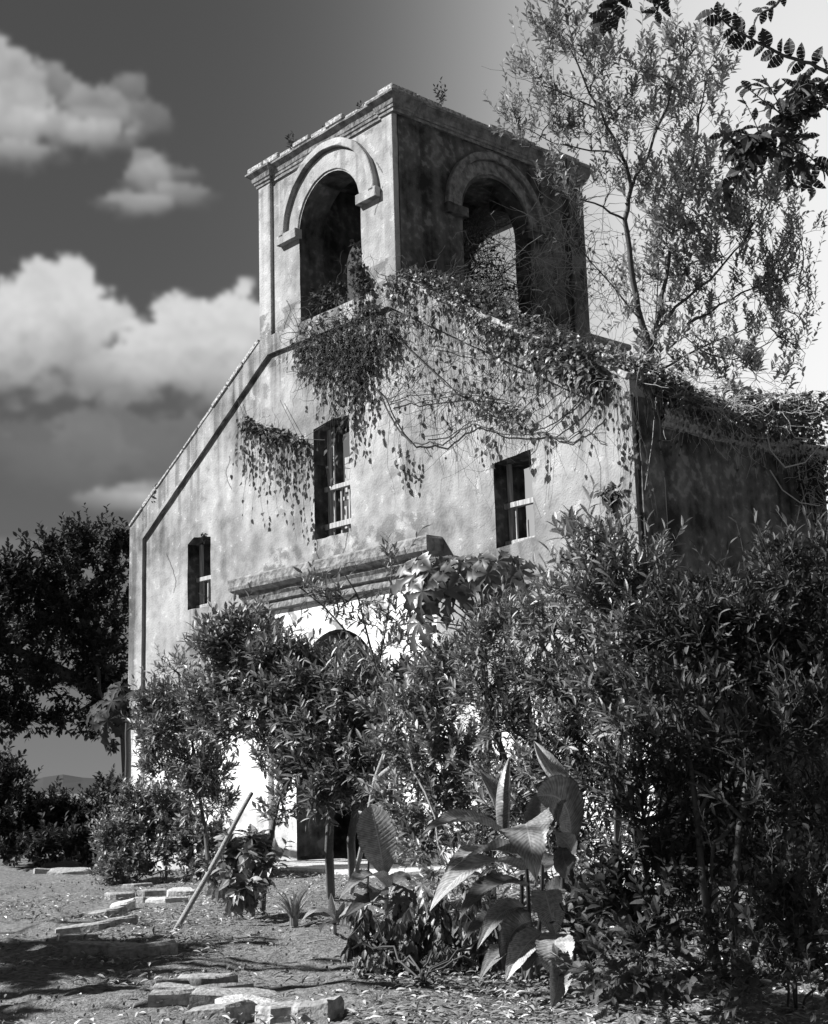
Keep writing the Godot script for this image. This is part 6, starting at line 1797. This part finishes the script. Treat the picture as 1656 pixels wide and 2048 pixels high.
	tangle(acc, l, [Vector3(8.100, 9.288, -2.236), Vector3(8.300, 8.998, -2.695), Vector3(8.400, 8.649, -3.148)], Vector3(0.35, 0.55, 0.5), 60, 60, 0.06, 0.006, 1.0)
	tangle(acc, l, [Vector3(8.200, 10.163, -3.122), Vector3(8.400, 9.428, -3.208), Vector3(8.600, 8.933, -3.548)], Vector3(0.35, 0.5, 0.5), 60, 70, 0.06, 0.006, 1.1)
	tangle(acc, l, [Vector3(9.000, 8.759, -3.314), Vector3(9.400, 9.034, -3.593), Vector3(9.600, 8.379, -3.899)], Vector3(0.5, 0.6, 0.5), 80, 120, 0.06, 0.005, 1.0)
	for w in [[0.010, [Vector3(7.900, 9.048, -2.198), Vector3(8.100, 9.188, -2.343), Vector3(8.200, 9.200, -2.526), Vector3(8.300, 9.069, -2.817), Vector3(8.500, 9.094, -3.191), Vector3(8.700, 9.048, -3.443)]], [0.008, [Vector3(8.100, 8.965, -3.024), Vector3(8.300, 9.022, -3.168), Vector3(8.500, 9.238, -3.262), Vector3(8.700, 9.555, -3.424)]], [0.008, [Vector3(7.950, 10.137, -2.698), Vector3(8.000, 10.327, -2.823), Vector3(8.100, 10.408, -2.770)]], [0.006, [Vector3(8.100, 10.663, -3.412), Vector3(8.100, 10.906, -3.455), Vector3(8.100, 11.140, -3.398)]]]:
		acc.tube(PackedVector3Array(w[1]), w[0], w[0] * 0.6, 5)
	vine("dry leafless tangle of pale stems between the tower's dark side and the slender tree", at, acc, l, "dry_stem", "tree_leaf")
	# what hangs inside the arches
	at = Vector3(7.2, 8.4, -2.1)
	acc = Acc.new()
	acc.base = at
	l = Leaves.new()
	tangle(acc, l, [Vector3(7.4, 8.3, -2.9), Vector3(7.3, 9.0, -2.4), Vector3(7.2, 9.7, -2.1), Vector3(7.3, 8.4, -1.6)], Vector3(0.15, 0.6, 0.5), 430, 380, 0.065, 0.007, 0.8)
	vine("mesh of fine vine filling the arch on the tower's dark side, the sky behind it", at, acc, l, "vine_stem", "vine_leaf", 0)
	at = Vector3(6.626, 8.748, -0.100)
	acc = Acc.new()
	acc.base = at
	l = Leaves.new()
	tangle(acc, l, [Vector3(6.603, 9.167, -0.100), Vector3(6.845, 8.664, -0.020), Vector3(7.097, 8.242, 0.100)], Vector3(0.13, 0.3, 0.12), 30, 260, 0.085, 0.005, 0.35)
	tangle(acc, l, [Vector3(5.537, 8.737, -0.100), Vector3(6.311, 8.637, -0.100)], Vector3(0.3, 0.2, 0.15), 30, 150, 0.07, 0.004, 0.4)
	for k in 14:
		strand(acc, l, (Vector3(6.817, 8.912, -0.000)) + rv(0.12), rng.randf_range(0.3, 0.9), 0.08, 0.07, 0.8)
	vine("clump of leafy vine climbing in the lower right of the front tower arch", at, acc, l, "vine_stem", "vine_leaf", 100)
	# little plants rooted on the tower and the copings
	tuft("small leafy plant growing on the tower's left cap", Vector3(5.294, 11.371, 0.100), 0.34, 26, 0.10)
	tuft("bushy weed standing on the tower's dark-side cap against the sky", Vector3(7.850, 11.486, -0.886), 0.30, 60, 0.075)
	tuft("straggling weed on the front cap near the tower's corner", Vector3(7.133, 11.314, 0.120), 0.16, 22, 0.06)
	tuft("weed sprig midway along the tower's front cap", Vector3(6.546, 11.356, 0.120), 0.14, 12, 0.06)
	tuft("creeping weed on the tower's front cap right of the left plant", Vector3(6.025, 11.329, 0.120), 0.16, 16, 0.06)
	tuft("small weed on the left slope of the gable, halfway up", Vector3(3.298, 7.783, 0.020), 0.22, 14, 0.08)
	tuft("dark fern-like plant at the low end of the left slope", Vector3(0.857, 6.143, 0.020), 0.34, 34, 0.11)
	tuft("dry weeds at the very foot of the left slope above the corner", Vector3(0.439, 5.887, 0.000), 0.22, 22, 0.08)
	tuft("fern hanging at the top of the left window", Vector3(2.421, 5.243, 0.020), 0.14, 26, 0.08)


func tuft(label: String, at: Vector3, high: float, n: int, size: float) -> void:
	var acc := Acc.new()
	acc.base = at
	var l := Leaves.new()
	for k in maxi(2, n / 8):
		sprig(acc, l, at + Vector3(0, -0.03, 0) + rv(0.03), Vector3(rng.randf_range(-0.8, 0.8), 1.0, rng.randf_range(-0.4, 0.4)), high * rng.randf_range(0.6, 1.2), 8, size, 0.3)
	var o := thing("wall_weed", label, "weed", at, "weeds rooted in the masonry")
	dress(o, acc, "vine_stem", l, "vine_leaf", "broad", 60, "stems")


# ---------------------------------------------------------------- litter

func litter() -> void:
	var l := Leaves.new()
	var fn := FastNoiseLite.new()
	fn.seed = 90
	fn.frequency = 0.5
	for k in 60000:
		var x := rng.randf_range(6.0, 18.0)
		var z := rng.randf_range(1.0, 10.0)
		# thick under the shrubs and on the bank, thin on the trodden path
		var path := absf((x - 12.0) * 0.63 + (z - 7.4) * 0.77 * -1.0 + 0.0)
		var want := 0.16 + fn.get_noise_2d(x, z) * 0.5
		if (x - 14.6) * 0.66 - (z - 6.6) * 0.75 > 0.0:
			want += 0.62
		if rng.randf() > want:
			continue
		var p := Vector3(x, rise(x, z) + 0.022 + rng.randf() * 0.02, z)
		put(l, p, Vector3(rng.randf_range(-1, 1), rng.randf_range(-0.15, 0.3), rng.randf_range(-1, 1)), Vector3(rng.randf_range(-0.35, 0.35), 1, rng.randf_range(-0.35, 0.35)), rng.randf_range(0.025, 0.08))
	var mm := MultiMesh.new()
	mm.transform_format = MultiMesh.TRANSFORM_3D
	mm.use_colors = true
	mm.mesh = leaf_mesh("dead")
	mm.instance_count = l.at.size()
	for k in l.at.size():
		mm.set_instance_transform(k, l.at[k])
		var c := l.shade[k] * (rng.randf_range(0.3, 0.9) if rng.randf() < 0.6 else rng.randf_range(0.9, 2.0))
		mm.set_instance_color(k, Color(c, c, c))
	var mi := MultiMeshInstance3D.new()
	mi.name = "leaf_litter"
	mi.multimesh = mm
	mi.material_override = mats["dry_leaf"]
	mi.set_meta("kind", "stuff")
	tag(mi, "dry fallen leaves strewn over the soil", "leaf litter")
	add_child(mi)
	# clods and pebbles
	var pb := MultiMesh.new()
	pb.transform_format = MultiMesh.TRANSFORM_3D
	pb.mesh = slab_mesh(Vector3(1, 0.7, 1), 777)
	var spots: Array[Transform3D] = []
	for k in 6000:
		var x := rng.randf_range(3.0, 18.0)
		var z := rng.randf_range(0.5, 10.5)
		var s := 0.005 + 0.022 * pow(rng.randf(), 3.0)
		spots.append(Transform3D(Basis.from_euler(rv(0.4) + Vector3(0, rng.randf() * TAU, 0)).scaled(Vector3(s, s, s * rng.randf_range(0.6, 1.2))), Vector3(x, rise(x, z) + 0.01, z)))
	pb.instance_count = spots.size()
	for k in spots.size():
		pb.set_instance_transform(k, spots[k])
	var pi := MultiMeshInstance3D.new()
	pi.name = "clods"
	pi.multimesh = pb
	pi.material_override = mats["soil"]
	pi.set_meta("kind", "stuff")
	tag(pi, "crumbs of soil and small pebbles on the path", "pebbles")
	add_child(pi)
	# dead sticks
	var sticks := [
		[Vector3(14.311, -0.221, 7.048), "dead stick lying just above the right end of the foreground stones"],
		[Vector3(15.320, -0.217, 7.243), "dead stick in the leaf litter below the shrub of hanging leaves"],
		[Vector3(13.129, -0.195, 5.798), "dead stick on the littered bank below the canna seedling"],
		[Vector3(15.869, -0.210, 7.190), "dead stick nearest the bottom edge, below the large canna"],
		[Vector3(12.435, -0.211, 5.899), "dead stick on bare soil right of the tree shadow's tip"],
	]
	for q in sticks:
		var p: Vector3 = q[0]
		var a := Acc.new()
		a.base = p
		var d := Vector3(rng.randf_range(-1, 1), rng.randf_range(-0.02, 0.08), rng.randf_range(-1, 1)).normalized() * rng.randf_range(0.15, 0.32)
		a.tube(limb(p + Vector3(0, 0.03, 0) - d / 2, p + Vector3(0, 0.035, 0) + d / 2, 0.015, 0.015, 6), 0.007, 0.003, 5)
		var o := part(numbered("stick"), a.mesh(), "pale_bark", self)
		o.position = p
		tag(o, q[1], "stick", "sticks in the leaf litter")
